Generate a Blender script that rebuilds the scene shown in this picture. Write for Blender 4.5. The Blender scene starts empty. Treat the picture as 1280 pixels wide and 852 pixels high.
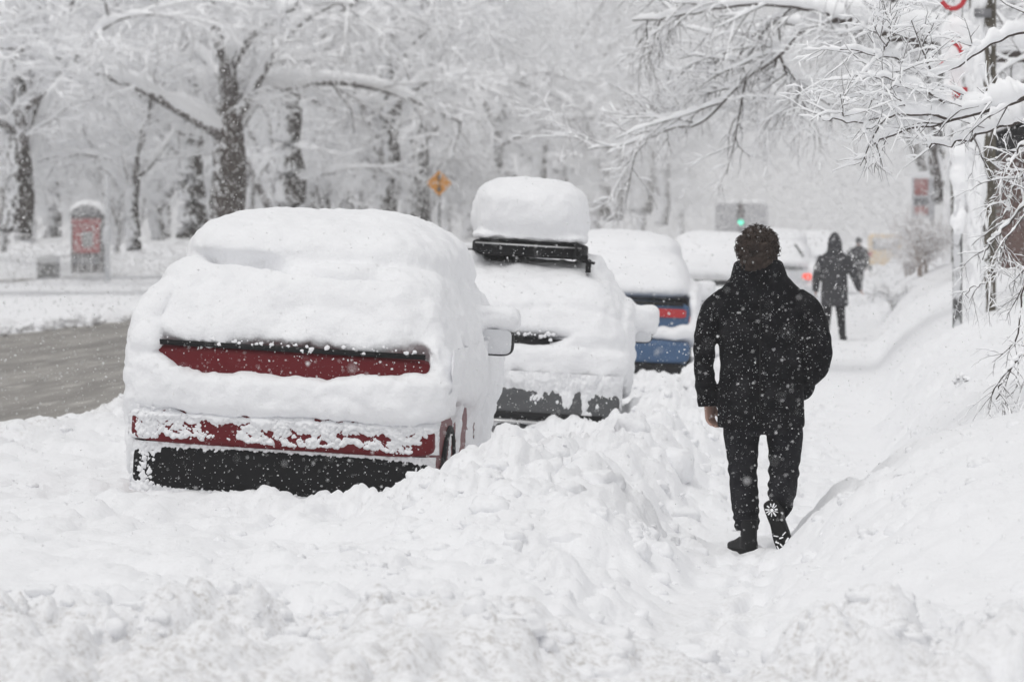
import bpy, bmesh, math, random
import numpy as np
from mathutils import Vector, Matrix

R = math.radians
SC = bpy.context.scene
COL = SC.collection
rnd = random.Random(11)
NR = np.random.RandomState(5)

# ------------------------------------------------------------------ camera geometry (135 mm lens, eye height 1.7 m)
F = 4800.0
YAW = math.atan(450 / F)
PIT = math.atan(128 / F)
CAMZ = 1.7
_f0 = np.array([-math.sin(YAW), math.cos(YAW), 0.0])
_r = np.array([math.cos(YAW), math.sin(YAW), 0.0])
_z = np.array([0, 0, 1.0])
_f = _f0 * math.cos(PIT) - _z * math.sin(PIT)
_u = _f0 * math.sin(PIT) + _z * math.cos(PIT)


def at(px, py, Y):
    """world point seen at a pixel of the 1280 px photograph, at street distance Y"""
    d = _f + _r * (px - 640) / F + _u * (426 - py) / F
    return np.array([0, 0, CAMZ]) + d * (Y / d[1])


# ------------------------------------------------------------------ noise
def _hash(ix, iy, iz, seed):
    with np.errstate(over='ignore'):
        n = (ix.astype(np.uint32) * np.uint32(374761393) + iy.astype(np.uint32) * np.uint32(668265263)
             + iz.astype(np.uint32) * np.uint32(1440662683) + np.uint32(seed * 977 + 13))
        n = (n ^ (n >> np.uint32(13))) * np.uint32(1274126177)
        n = (n ^ (n >> np.uint32(16))) * np.uint32(2246822519)
        n = n ^ (n >> np.uint32(13))
    return n.astype(np.float64) / 4294967295.0


def vnoise(x, y, z=None, seed=0):
    """value noise, -1..1"""
    x = np.asarray(x, float); y = np.asarray(y, float)
    z = np.zeros_like(x) if z is None else np.asarray(z, float)
    x, y, z = np.broadcast_arrays(x, y, z)
    fx, fy, fz = np.floor(x), np.floor(y), np.floor(z)
    ix, iy, iz = fx.astype(np.int64), fy.astype(np.int64), fz.astype(np.int64)
    tx, ty, tz = x - fx, y - fy, z - fz
    tx = tx * tx * tx * (tx * (tx * 6 - 15) + 10); ty = ty * ty * ty * (ty * (ty * 6 - 15) + 10); tz = tz * tz * (3 - 2 * tz)
    out = 0
    for a in (0, 1):
        wx = tx if a else 1 - tx
        for b in (0, 1):
            wy = ty if b else 1 - ty
            for c in (0, 1):
                if c and not np.any(tz):
                    continue
                wz = tz if c else 1 - tz
                out = out + wx * wy * wz * _hash(ix + a, iy + b, iz + c, seed)
    return out * 2 - 1


_RM = np.array([[.36, .48, -.8], [-.8, .60, 0], [.48, .64, .60]])


def _rot(x, y, z):
    return (_RM[0, 0] * x + _RM[0, 1] * y + _RM[0, 2] * z, _RM[1, 0] * x + _RM[1, 1] * y + _RM[1, 2] * z,
            _RM[2, 0] * x + _RM[2, 1] * y + _RM[2, 2] * z)


def fbm(x, y, z=None, octv=4, seed=0, gain=.5):
    s = 0; a = 1; t = 0
    x = np.asarray(x, float); y = np.asarray(y, float); z = x * 0 if z is None else np.asarray(z, float)
    for o in range(octv):
        x, y, z = _rot(x, y, z)
        s = s + a * vnoise(x, y, z, seed + o * 7)
        t += a; a *= gain
        x, y, z = x * 2.03 + 11.3, y * 2.03 + 5.7, z * 2.03 + 3.1
    return s / t * 1.6


def puffs(x, y, z=None, octv=3, seed=0):
    """rounded billows, 0..1, with creases between them"""
    s = 0; a = 1; t = 0
    x = np.asarray(x, float); y = np.asarray(y, float); z = x * 0 if z is None else np.asarray(z, float)
    for o in range(octv):
        x, y, z = _rot(x, y, z)
        s = s + a * np.clip(np.abs(vnoise(x, y, z, seed + o * 5)) * 2.0, 0, 1)
        t += a; a *= .5
        x, y, z = x * 1.9 + 7.7, y * 1.9 + 3.3, z * 1.9 + 1.7
    return s / t


def sst(a, b, x):
    t = np.clip((np.asarray(x, float) - a) / (b - a), 0, 1)
    return t * t * (3 - 2 * t)


# ------------------------------------------------------------------ mesh helpers
def mesh_np(name, V, faces, smooth=True):
    """faces: list of int arrays (m,k)"""
    V = np.ascontiguousarray(V, np.float32)
    me = bpy.data.meshes.new(name)
    me.vertices.add(len(V)); me.vertices.foreach_set('co', V.ravel())
    faces = [np.asarray(f, np.int32) for f in faces if len(f)]
    li = np.concatenate([f.ravel() for f in faces])
    tot = np.concatenate([np.full(len(f), f.shape[1], np.int32) for f in faces])
    st = np.concatenate([[0], np.cumsum(tot)[:-1]]).astype(np.int32)
    me.loops.add(len(li)); me.loops.foreach_set('vertex_index', li.astype(np.int32))
    me.polygons.add(len(tot)); me.polygons.foreach_set('loop_start', st)
    me.polygons.foreach_set('loop_total', tot)
    me.polygons.foreach_set('use_smooth', np.full(len(tot), bool(smooth)))
    me.update(calc_edges=True)
    return me


class MB:
    """collects pieces of geometry, builds ONE mesh object"""
    def __init__(s):
        s.V = []; s.F = {}; s.n = 0

    def add(s, V, F):
        V = np.asarray(V, float)
        s.V.append(V)
        for f in F:
            f = np.asarray(f, np.int64)
            if len(f):
                s.F.setdefault(f.shape[1], []).append(f + s.n)
        s.n += len(V)
        return s

    def data(s):
        return np.concatenate(s.V), [np.concatenate(v) for v in s.F.values()]

    def build(s, name, mat, parent=None, smooth=True, bevel=0):
        V, F = s.data()
        return link(name, mesh_np(name, V, F, smooth), mat, parent, bevel)


def link(name, me, mat, parent=None, bevel=0):
    o = bpy.data.objects.new(name, me)
    COL.objects.link(o)
    if mat is not None:
        me.materials.append(mat)
    if parent is not None:
        o.parent = parent
    if bevel:
        m = o.modifiers.new('bevel', 'BEVEL'); m.width = bevel; m.segments = 2; m.limit_method = 'ANGLE'
    return o


def tag(o, label=None, cat=None, group=None, kind=None):
    if label: o['label'] = label
    if cat: o['category'] = cat
    if group: o['group'] = group
    if kind: o['kind'] = kind
    return o


def empty(name, loc, label, cat, rot=(0, 0, 0), group=None):
    o = bpy.data.objects.new(name, None)
    COL.objects.link(o)
    o.location = tuple(loc); o.rotation_euler = rot
    o.empty_display_size = .2
    return tag(o, label, cat, group)


def copy_tree(o, parent=None):
    c = o.copy(); COL.objects.link(c)
    if parent is not None: c.parent = parent
    for ch in list(o.children):
        copy_tree(ch, c)
    return c


def box(c, h):
    c = np.asarray(c, float); h = np.asarray(h, float)
    V = np.array([[x, y, z] for x in (-1, 1) for y in (-1, 1) for z in (-1, 1)], float) * h + c
    return V, [np.array([[0, 1, 3, 2], [4, 6, 7, 5], [0, 4, 5, 1], [2, 3, 7, 6], [0, 2, 6, 4], [1, 5, 7, 3]])]


def sell(c, h, e1=.5, e2=.5, nu=40, nv=24, fn=None):
    """superellipsoid, e<1 boxier; fn deforms the vertices"""
    def p(v, e): return np.sign(v) * np.abs(v) ** e
    u = np.linspace(-math.pi, math.pi, nu, endpoint=False)
    v = np.linspace(-math.pi / 2, math.pi / 2, nv + 2)[1:-1]
    U, W = np.meshgrid(u, v)
    V = np.stack([p(np.cos(W), e1) * p(np.cos(U), e2), p(np.cos(W), e1) * p(np.sin(U), e2), p(np.sin(W), e1)], -1).reshape(-1, 3)
    V = np.concatenate([V, [[0, 0, -1], [0, 0, 1]]]) * np.asarray(h, float) + np.asarray(c, float)
    i = np.arange(nu); j = (i + 1) % nu
    q = np.concatenate([np.stack([k * nu + i, k * nu + j, (k + 1) * nu + j, (k + 1) * nu + i], -1) for k in range(nv - 1)])
    b = nv * nu
    t = np.concatenate([np.stack([np.full(nu, b), j, i], -1), np.stack([np.full(nu, b + 1), (nv - 1) * nu + i, (nv - 1) * nu + j], -1)])
    if fn is not None: V = fn(V)
    return V, [q, t]


def loft(rings, cap=True):
    rings = np.asarray(rings, float)
    m, n = rings.shape[:2]
    V = rings.reshape(-1, 3)
    i = np.arange(n); j = (i + 1) % n
    q = np.concatenate([np.stack([k * n + i, k * n + j, (k + 1) * n + j, (k + 1) * n + i], -1) for k in range(m - 1)])
    F = [q]
    if cap:
        V = np.concatenate([V, [rings[0].mean(0), rings[-1].mean(0)]])
        b = m * n
        F.append(np.concatenate([np.stack([np.full(n, b), j, i], -1), np.stack([np.full(n, b + 1), (m - 1) * n + i, (m - 1) * n + j], -1)]))
    return V, F


def tube(P, rad, k=12, flat=None):
    """tapered tube along points; rad scalar, list, or list of (a,b)"""
    P = np.asarray(P, float); n = len(P)
    rad = np.asarray(rad, float)
    if rad.ndim == 0: rad = np.full(n, float(rad))
    if rad.ndim == 1: rad = np.stack([rad, rad], -1)
    T = np.gradient(P, axis=0); T /= np.linalg.norm(T, axis=1)[:, None] + 1e-12
    ref = np.array([0, 1.0, 0]) if flat is None else np.asarray(flat, float)
    if abs(np.dot(T.mean(0), ref)) > .9 * np.linalg.norm(T.mean(0)): ref = np.array([1.0, 0, 0])
    S = np.cross(ref, T); S /= np.linalg.norm(S, axis=1)[:, None] + 1e-12
    N = np.cross(T, S)
    a = np.linspace(0, 2 * math.pi, k, endpoint=False)
    rings = P[:, None] + rad[:, :1, None] * np.cos(a)[None, :, None] * S[:, None] + rad[:, 1:, None] * np.sin(a)[None, :, None] * N[:, None]
    return loft(rings)


def spline(pts, n):
    """Catmull-Rom through points (any dimension)"""
    P = np.asarray(pts, float)
    P = np.concatenate([[2 * P[0] - P[1]], P, [2 * P[-1] - P[-2]]])
    t = np.linspace(0, len(P) - 3 - 1e-9, n)
    i = t.astype(int); f = (t - i)[:, None]
    p0, p1, p2, p3 = P[i], P[i + 1], P[i + 2], P[i + 3]
    return .5 * (2 * p1 + (p2 - p0) * f + (2 * p0 - 5 * p1 + 4 * p2 - p3) * f ** 2 + (3 * p1 - p0 - 3 * p2 + p3) * f ** 3)


def fuse(mb, voxel, smooth=0, fac=.5):
    """union of overlapping closed pieces as one even surface -> V, quads, normals"""
    V, F = mb.data()
    me = mesh_np('tmp', V, F)
    o = bpy.data.objects.new('tmp', me); COL.objects.link(o)
    m = o.modifiers.new('r', 'REMESH'); m.mode = 'VOXEL'; m.voxel_size = voxel
    if smooth:
        s = o.modifiers.new('s', 'SMOOTH'); s.iterations = smooth; s.factor = fac
    dg = bpy.context.evaluated_depsgraph_get()
    e = o.evaluated_get(dg); g = e.to_mesh()
    n = len(g.vertices)
    co = np.empty(n * 3, np.float32); g.vertices.foreach_get('co', co)
    no = np.empty(n * 3, np.float32); g.vertices.foreach_get('normal', no)
    li = np.empty(len(g.loops), np.int32); g.loops.foreach_get('vertex_index', li)
    tot = np.empty(len(g.polygons), np.int32); g.polygons.foreach_get('loop_total', tot)
    st = np.empty(len(g.polygons), np.int32); g.polygons.foreach_get('loop_start', st)
    faces = []
    for k in np.unique(tot):
        s0 = st[tot == k]
        faces.append(np.stack([li[s0 + a] for a in range(k)], -1))
    e.to_mesh_clear()
    bpy.data.objects.remove(o); bpy.data.meshes.remove(me)
    return co.reshape(-1, 3).astype(float), faces, no.reshape(-1, 3).astype(float)


def grid_faces(nr, nc, flip=False):
    a = (np.arange(nr - 1)[:, None] * nc + np.arange(nc - 1)[None]).ravel()
    f = np.stack([a, a + 1, a + nc + 1, a + nc], -1)
    return f[:, ::-1] if flip else f


def ico(sub):
    bm = bmesh.new(); bmesh.ops.create_icosphere(bm, subdivisions=sub, radius=1)
    V = np.array([v.co[:] for v in bm.verts]); Fc = np.array([[v.index for v in f.verts] for f in bm.faces])
    bm.free(); return V, Fc


# ------------------------------------------------------------------ materials
def new_mat(name):
    m = bpy.data.materials.new(name); m.use_nodes = True
    nt = m.node_tree; b = nt.nodes['Principled BSDF']
    return m, nt, b


def N(nt, t, **kw):
    n = nt.nodes.new(t)
    for k, v in kw.items():
        if k in n.inputs: n.inputs[k].default_value = v
        else: setattr(n, k, v)
    return n


def coords(nt, scale=(1, 1, 1), kind='Object'):
    c = N(nt, 'ShaderNodeTexCoord'); mp = N(nt, 'ShaderNodeMapping')
    mp.inputs['Scale'].default_value = scale
    nt.links.new(c.outputs[kind], mp.inputs['Vector'])
    return mp.outputs['Vector']


def noise_node(nt, vec, scale, detail=4, rough=.55):
    n = N(nt, 'ShaderNodeTexNoise'); n.inputs['Scale'].default_value = scale
    n.inputs['Detail'].default_value = detail; n.inputs['Roughness'].default_value = rough
    nt.links.new(vec, n.inputs['Vector']); return n.outputs['Fac']


def ramp(nt, fac, a, b, c0=(0, 0, 0, 1), c1=(1, 1, 1, 1)):
    r = N(nt, 'ShaderNodeValToRGB')
    r.color_ramp.elements[0].position = a; r.color_ramp.elements[1].position = b
    r.color_ramp.elements[0].color = c0; r.color_ramp.elements[1].color = c1
    nt.links.new(fac, r.inputs['Fac']); return r.outputs['Color']


def mix(nt, fac, a, b):
    m = N(nt, 'ShaderNodeMix', data_type='RGBA')
    for s, v in ((0, fac), (6, a), (7, b)):
        if hasattr(v, 'is_linked'): nt.links.new(v, m.inputs[s])
        else: m.inputs[s].default_value = v
    return m.outputs[2]


def mathn(nt, op, a, b=0.0):
    m = N(nt, 'ShaderNodeMath', operation=op)
    for i, v in enumerate((a, b)):
        if hasattr(v, 'is_linked'): nt.links.new(v, m.inputs[i])
        else: m.inputs[i].default_value = v
    return m.outputs[0]


def bump(nt, b, h, strength=.4, dist=.02):
    n = N(nt, 'ShaderNodeBump'); n.inputs['Strength'].default_value = strength; n.inputs['Distance'].default_value = dist
    nt.links.new(h, n.inputs['Height']); nt.links.new(n.outputs['Normal'], b.inputs['Normal'])


SNOW = (.88, .885, .90, 1)
SNOW_ROUGH = .75


def snow_mat(name, bscale=30, bstr=.35, bdist=.015, dirt=False, base=SNOW):
    m, nt, b = new_mat(name)
    v = coords(nt)
    b.inputs['Roughness'].default_value = SNOW_ROUGH
    b.inputs['Specular IOR Level'].default_value = .25
    n1 = noise_node(nt, v, bscale, 5, .6)
    col = mix(nt, ramp(nt, noise_node(nt, v, 2.2, 3), .35, .7), tuple(c * .975 for c in base[:3]) + (1,), base)
    if dirt:
        at_ = N(nt, 'ShaderNodeAttribute', attribute_name='dirt')
        n2 = ramp(nt, noise_node(nt, v, 38, 6, .78), .48, .60)
        n3 = ramp(nt, noise_node(nt, v, 4, 4, .6), .34, .56)
        fac = mathn(nt, 'MULTIPLY', at_.outputs['Fac'], mathn(nt, 'MULTIPLY', n2, n3))
        col = mix(nt, mathn(nt, 'MULTIPLY', fac, .78), col, (.34, .31, .275, 1))
    nt.links.new(col, b.inputs['Base Color'])
    bump(nt, b, n1, bstr, bdist)
    return m


def speck_fac(nt, v, scale, lo, hi, patch=3.0):
    """fine snow dusting: small grains, thicker in patches"""
    vo = N(nt, 'ShaderNodeTexVoronoi', feature='F1'); vo.inputs['Scale'].default_value = scale
    nt.links.new(v, vo.inputs['Vector'])
    d = mathn(nt, 'SUBTRACT', 1.0, vo.outputs['Distance'])
    w = N(nt, 'ShaderNodeSeparateColor'); nt.links.new(vo.outputs['Color'], w.inputs[0])
    d = mathn(nt, 'MULTIPLY', d, mathn(nt, 'ADD', mathn(nt, 'MULTIPLY', w.outputs[0], .6), .55))
    d = mathn(nt, 'ADD', d, mathn(nt, 'MULTIPLY', mathn(nt, 'SUBTRACT', noise_node(nt, v, patch, 3), .5), .35))
    return ramp(nt, d, lo, hi)


def plain(name, col, rough=.5, speck=None, dust=None, spec=.5, metal=0, coat=0, var=.12, emit=None, patch=3.0):
    m, nt, b = new_mat(name)
    v = coords(nt)
    c = mix(nt, noise_node(nt, v, 9, 4), tuple(x * (1 - var) for x in col) + (1,), tuple(min(1, x * (1 + var)) for x in col) + (1,))
    if dust:
        c = mix(nt, mathn(nt, 'MULTIPLY', ramp(nt, noise_node(nt, v, dust[0], 6, .7), .45, .75), dust[1]), c, (.30, .30, .31, 1))
    if speck:
        c = mix(nt, speck_fac(nt, v, *speck, patch=patch), c, (.8, .81, .83, 1))
    nt.links.new(c, b.inputs['Base Color'])
    b.inputs['Roughness'].default_value = rough
    b.inputs['Specular IOR Level'].default_value = spec
    b.inputs['Metallic'].default_value = metal
    b.inputs['Coat Weight'].default_value = coat
    if emit:
        b.inputs['Emission Color'].default_value = emit[0] + (1,)
        b.inputs['Emission Strength'].default_value = emit[1]
    return m


def bark_mat(name, col=(.055, .045, .040), side=(-.75, -.55, .35), lo=.52, hi=.60, bias=.0, scale=11, dw=.28):
    """bark with wind-driven snow caught on one side of the trunk"""
    m, nt, b = new_mat(name)
    v = coords(nt, (1, 1, .35)); v2 = coords(nt, (1, 1, .55))
    bk = mix(nt, ramp(nt, noise_node(nt, v, 14, 5, .65), .35, .7), tuple(x * .55 for x in col) + (1,), tuple(x * 1.6 for x in col) + (1,))
    g = N(nt, 'ShaderNodeNewGeometry'); d = N(nt, 'ShaderNodeVectorMath', operation='DOT_PRODUCT')
    nt.links.new(g.outputs['Normal'], d.inputs[0]); d.inputs[1].default_value = Vector(side).normalized()
    f = mathn(nt, 'ADD', mathn(nt, 'MULTIPLY', d.outputs['Value'], dw), mathn(nt, 'ADD', noise_node(nt, v2, scale, 5, .65), bias))
    c = mix(nt, ramp(nt, f, lo, hi), bk, SNOW)
    nt.links.new(c, b.inputs['Base Color'])
    b.inputs['Roughness'].default_value = .9
    bump(nt, b, noise_node(nt, v, 18, 5, .7), .7, .04)
    return m


M = {}
M['snow'] = snow_mat('snow')

M['snow_ground'] = snow_mat('snow_ground', 22, .55, .02, dirt=True)
M['snow_car'] = snow_mat('snow_car', 38, .55, .014)
M['snow_tree'] = plain('snow_tree', (.955, .96, .97), .8, spec=.1, var=.02)
M['bark'] = bark_mat('bark')
M['bark_dark'] = bark_mat('bark_dark', (.05, .040, .034), bias=-.11)
M['bark_limb'] = bark_mat('bark_limb', (.12, .105, .10), (-.3, -.3, .9), lo=.50, hi=.60)
M['bark_bare'] = bark_mat('bark_bare', (.062, .046, .038), lo=.74, hi=.8, scale=9)
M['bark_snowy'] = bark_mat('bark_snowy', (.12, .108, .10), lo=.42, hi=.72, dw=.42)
M['frosted_steel'] = bark_mat('frosted_steel', (.16, .16, .16), (-.2, -.95, .2), lo=.62, hi=.68, scale=8, dw=.34)
M['twig'] = plain('twig', (.085, .070, .064), .9, spec=.1, var=.3)
M['twig_brown'] = plain('twig_brown', (.26, .19, .15), .9, spec=.1, var=.3)
M['coat'] = plain('coat', (.005, .005, .0065), .85, speck=(125, .83, .99), dust=(11, .06), spec=.08, var=.3, patch=5)
M['coat_grey'] = plain('coat_grey', (.045, .045, .05), .85, speck=(30, .82, .97), spec=.1)
M['trousers'] = plain('trousers', (.012, .012, .015), .85, speck=(125, .87, 1.01), dust=(12, .07), spec=.08, var=.3)
M['boot'] = plain('boot', (.012, .012, .013), .6, spec=.2, speck=(60, .98, 1.05))
M['sole'] = plain('sole', (.014, .014, .014), .8, spec=.15)
M['skin'] = plain('skin', (.43, .27, .22), .5, var=.08)
M['hair'] = plain('hair', (.028, .017, .012), .55, speck=(85, 1.0, 1.08), var=.6, spec=.3)
M['red'] = plain('red_paint', (.125, .007, .011), .45, speck=(110, .92, 1.04), spec=.2)
M['grey'] = plain('grey_paint', (.085, .088, .092), .4, speck=(70, .90, 1.0), coat=.2, spec=.3)
M['blue'] = plain('blue_paint', (.045, .10, .20), .4, speck=(50, .93, 1.02), coat=.2, spec=.3)
M['white_paint'] = plain('white_paint', (.62, .63, .65), .4)
M['tan'] = plain('tan_paint', (.72, .56, .36), .5)
M['black'] = plain('black_plastic', (.009, .009, .010), .75, spec=.15, speck=(70, .88, .98), patch=6)
M['trim'] = plain('black_trim', (.010, .010, .011), .6, spec=.2)
M['chrome'] = plain('bright_trim', (.6, .6, .6), .3, metal=.6)
M['glass'] = plain('dark_glass', (.02, .022, .024), .1)
M['mirror_glass'] = plain('mirror_glass', (.66, .67, .69), .55)
M['lens'] = plain('red_lens', (.42, .015, .02), .2, speck=(60, .97, 1.05))
M['lens_lit'] = plain('red_lens_lit', (.5, .02, .02), .2, emit=((1, .16, .10), .8))
M['tyre'] = plain('tyre', (.02, .02, .02), .85, speck=(60, .85, .95))
M['rim'] = plain('rim', (.3, .3, .31), .4, metal=.7)
M['plate'] = plain('plate', (.6, .6, .62), .5)
M['sticker'] = plain('blue_sticker', (.03, .16, .42), .5)
M['steel'] = plain('steel', (.22, .22, .23), .5, metal=.3)
M['steel_white'] = plain('steel_white', (.6, .61, .63), .6)
M['yellow'] = plain('sign_yellow', (.72, .30, .03), .5)
M['signblack'] = plain('sign_black', (.02, .02, .02), .6)
M['kiosk_red'] = plain('kiosk_red', (.33, .10, .10), .6, var=.3)
M['kiosk_dark'] = plain('kiosk_dark', (.14, .13, .13), .5)
M['faded_red'] = plain('faded_red', (.45, .20, .19), .7, var=.3)
M['concrete'] = plain('concrete', (.3, .3, .3), .9)
M['ribbon'] = plain('red_ribbon', (.50, .03, .04), .7)
M['green_lit'] = plain('green_lamp', (.02, .5, .38), .3, emit=((.05, 1, .62), 1.6))
M['lamp_off'] = plain('lamp_off', (.06, .03, .03), .3)
M['housing'] = plain('signal_housing', (.05, .05, .05), .6)
M['truck'] = plain('truck_grey', (.44, .44, .46), .6)
M['wood'] = bark_mat('pole_wood', (.095, .082, .060), lo=.66, hi=.72)
M['flake'] = None


def road_mat():
    m, nt, b = new_mat('slushy_asphalt')
    v = coords(nt, (1, .06, 1)); v2 = coords(nt)
    c = mix(nt, ramp(nt, noise_node(nt, v, 1.9, 6, .62), .36, .64), (.135, .124, .110, 1), (.29, .272, .248, 1))
    c = mix(nt, ramp(nt, noise_node(nt, v, 7, 5, .6), .56, .68), c, (.42, .40, .37, 1))
    c = mix(nt, ramp(nt, noise_node(nt, v2, 60, 3, .6), .66, .76), c, (.5, .49, .48, 1))
    nt.links.new(c, b.inputs['Base Color'])
    b.inputs['Roughness'].default_value = .6
    bump(nt, b, noise_node(nt, v2, 16, 5), .4, .02)
    return m


def brick_mat():
    m, nt, b = new_mat('brick')
    t = N(nt, 'ShaderNodeTexBrick')
    t.inputs['Color1'].default_value = (.16, .075, .06, 1); t.inputs['Color2'].default_value = (.12, .06, .052, 1)
    t.inputs['Mortar'].default_value = (.25, .24, .22, 1); t.inputs['Scale'].default_value = 4.5
    c = N(nt, 'ShaderNodeTexCoord'); mp = N(nt, 'ShaderNodeMapping'); mp.inputs['Rotation'].default_value = (R(90), 0, 0)
    nt.links.new(c.outputs['Object'], mp.inputs['Vector']); nt.links.new(mp.outputs['Vector'], t.inputs['Vector'])
    nt.links.new(t.outputs['Color'], b.inputs['Base Color']); b.inputs['Roughness'].default_value = .9
    return m


M['road'] = road_mat()
M['brick'] = brick_mat()
HAZE, SKY, SUN, EXPO, CLOUD, VEIL = .0009, .10, .80, .10, 6.8, .8

# ================================================================== GROUND
def softplus(x, k):
    return np.log1p(np.exp(np.clip(x / k, -40, 40))) * k


def interp(Y, pts):
    a = np.array(pts); return np.interp(Y, a[:, 0], a[:, 1])


def ground_h(X, Y, detail=True):
    """snow surface between the roadway and the far side of the pavement"""
    X, Y = np.broadcast_arrays(np.asarray(X, float), np.asarray(Y, float))
    wob = fbm(X * .5, Y * .35, octv=2, seed=3)
    # ---- the bank right of the trodden path
    xt = -.46 + .54 * sst(21.2, 23.0, Y) + .10 * vnoise(Y * .45, Y * 0, seed=9) * sst(22, 26, Y) + .12 * sst(30, 60, Y)
    hb = (.97 + .10 * sst(24, 40, Y) + .30 * sst(38, 80, Y)) * (.10 + .90 * sst(14.2, 20.2, Y + .35 * wob + .35 * (X - .3)))
    bank = hb * (1 - np.exp(-softplus(X - xt, .05) / .80))
    bank = bank + .10 * sst(2, 6, X) * fbm(X * .4, Y * .2, octv=2, seed=21)
    # ---- the ploughed ridge between the path and the parked cars
    hw = interp(Y, [(12, .07), (14.5, .09), (16, .13), (18, .2), (20, .30), (21.5, .40), (24, .40), (27, .30), (29, .26), (33, .30), (36, .30), (44, .28), (60, .30), (140, .32)])
    wl = X + .10 * wob
    ridge = hw * sst(-.90, -1.55, wl)
    field = interp(Y, [(12, .05), (16, .1), (18, .12), (20.5, .12), (22.2, .10), (23.2, .06), (30, .05), (140, .05)])
    k = sst(-1.62 - .38 * sst(24, 21.5, Y), -2.12 - 1.05 * sst(24, 21.5, Y), wl)
    ridge = ridge * (1 - k) + field * k
    # behind the red car and left of it, down to the roadway
    edge = -7.35 + .20 * fbm(Y * .5, X * 0, octv=3, seed=31) + .10 * fbm(Y * 2.2, X * 0, octv=2, seed=33)
    shoulder = sst(edge - .35, edge + .55, X)
    curb = .10 * np.exp(-((X - edge - .55) / .35) ** 2)
    ridge = (ridge + .22) * shoulder - .22 + curb * shoulder
    z = ridge + bank
    if detail:
        front = sst(16.2, 14.6, Y + .25 * wob)
        path = sst(-1.0, -.85, X) * sst(xt + .30, xt + .05, X)
        rg = .50 + .50 * sst(-.9, -1.3, X) * sst(-4.8, -2.2, X)
        rg = np.maximum(rg * sst(.2, -.9, X), 1.0 * front)
        rg = np.maximum(rg, .45 * sst(-5.8, -7, X))
        rg = rg * (1 - .75 * path * (1 - front))
        lum = puffs(X * 2.3 + .3 * wob, Y * 1.7, octv=4, seed=41)
        big = fbm(X * .55, Y * .4, octv=2, seed=43)
        z = z + rg * ((lum - .42) * (.21 + .12 * big) + .07 * fbm(X * .9, Y * .7, octv=2, seed=44))
        z = z + .16 * front * (puffs(X * 3.1, Y * 2.2, octv=3, seed=49) - .35) * sst(-.95, -1.3, np.minimum(X, -X - 1.4))
        z = z + .5 * rg * np.clip(puffs(X * 1.05, Y * .8, octv=2, seed=45) - .45, 0, 1) * .34
        z = z + rg * (puffs(X * 8, Y * 6, octv=2, seed=47) - .4) * .055 * (.6 + .6 * big)
        z = z + .030 * fbm(X * 1.3, Y * .8, octv=4, seed=51) + .006 * fbm(X * 12, Y * 9, octv=2, seed=57)
        # trodden hollows along the path
        z = z - .035 * path * np.clip(fbm(X * 2.6, Y * 1.6, octv=2, seed=61), 0, 1)
        # boot prints down the middle of the path, two files of walkers
        for i in range(64):
            py = 15.4 + i * .37 + .05 * math.sin(i * 7.1); pxx = -.62 + (.10 if i % 2 else -.12) + .06 * math.sin(i * 3.3)
            for q, off in ((0, 0), (1, .22)):
                if q and i % 3: continue
                dx = (X - pxx - off * math.sin(i * 5.7) - .05); dy = (Y - py - off)
                m = (np.abs(dx) < .25) & (np.abs(dy) < .45)
                z[m] += -.070 * np.exp(-(np.abs(dx[m]) / .062) ** 4 - (np.abs(dy[m]) / .155) ** 4) + .018 * np.exp(-((np.hypot(dx[m] / .11, dy[m] / .21) - 1) / .25) ** 2)
        # slumps and lumps on the flank of the bank
        fl = sst(xt - .1, xt + .15, X) * sst(xt + 1.5, xt + .5, X)
        z = z + fl * (.11 * (puffs(X * 1.9, Y * 1.2, octv=3, seed=65) - .4) + .035 * (puffs(X * 5.5, Y * 4, octv=2, seed=66) - .4))
        z = z + .035 * (1 - path) * sst(-.2, .5, X) * fbm(X * 1.1, Y * .55, octv=3, seed=67)
        # crack where the ploughed slab settled behind the red car
        cy = 18.0 + .12 * vnoise(X * 2, X * 0, seed=71)
        z = z - .05 * np.exp(-((Y - cy) / .10) ** 2) * sst(-3.9, -3.5, X) * sst(-2.3, -2.9, X)
    return z


def spaced(segs):
    out = []
    for a, b, d in segs:
        n = max(1, int(round((b - a) / d)))
        out.append(np.linspace(a, b, n, endpoint=False))
    return np.concatenate(out + [[segs[-1][1]]])


gx = spaced([(-8.6, -3.8, .028), (-3.8, 1.05, .0115), (1.05, 2.2, .04), (2.2, 6, .12), (6, 16, .4), (16, 40, 2)])
gy = [11.5]
while gy[-1] < 170:
    gy.append(gy[-1] + .034 * (max(gy[-1], 13) / 13) ** 1.55)
gy = np.array(gy)
GX, GY = np.meshgrid(gx, gy)
GZ = ground_h(GX, GY)
dirt = (sst(-6.2, -7.3, GX) * .9 + .75 * sst(15.9, 14.4, GY + .4 * fbm(GX * 1.1, GY, octv=3, seed=81)) * sst(.9, -.2, GX)
        + .55 * sst(-4.6, -6.2, GX) * sst(26, 18, GY) * sst(-.1, .5, fbm(GX * .9, GY * .6, octv=2, seed=83))
        + .16 * sst(.35, .8, fbm(GX * 1.4, GY * 1.0, octv=3, seed=85)) * sst(.0, -.8, GX)
        + .30 * np.exp(-((GX + .75) / .35) ** 2) * sst(19.0, 17.5, GY) * sst(14.6, 16, GY))
dirt = np.clip(dirt, 0, 1)
me = mesh_np('snowy_pavement', np.stack([GX, GY, GZ], -1).reshape(-1, 3), [grid_faces(len(gy), len(gx))])
a = me.attributes.new('dirt', 'FLOAT', 'POINT'); a.data.foreach_set('value', dirt.ravel().astype(np.float32))
tag(link('snow_covered_pavement', me, M['snow_ground']), kind='structure')

V, Fq = box((0, 700, -.6), (1400, 760, .38))
tag(link('ground', mesh_np('ground', V, Fq, False), M['snow']), kind='structure')


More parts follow.
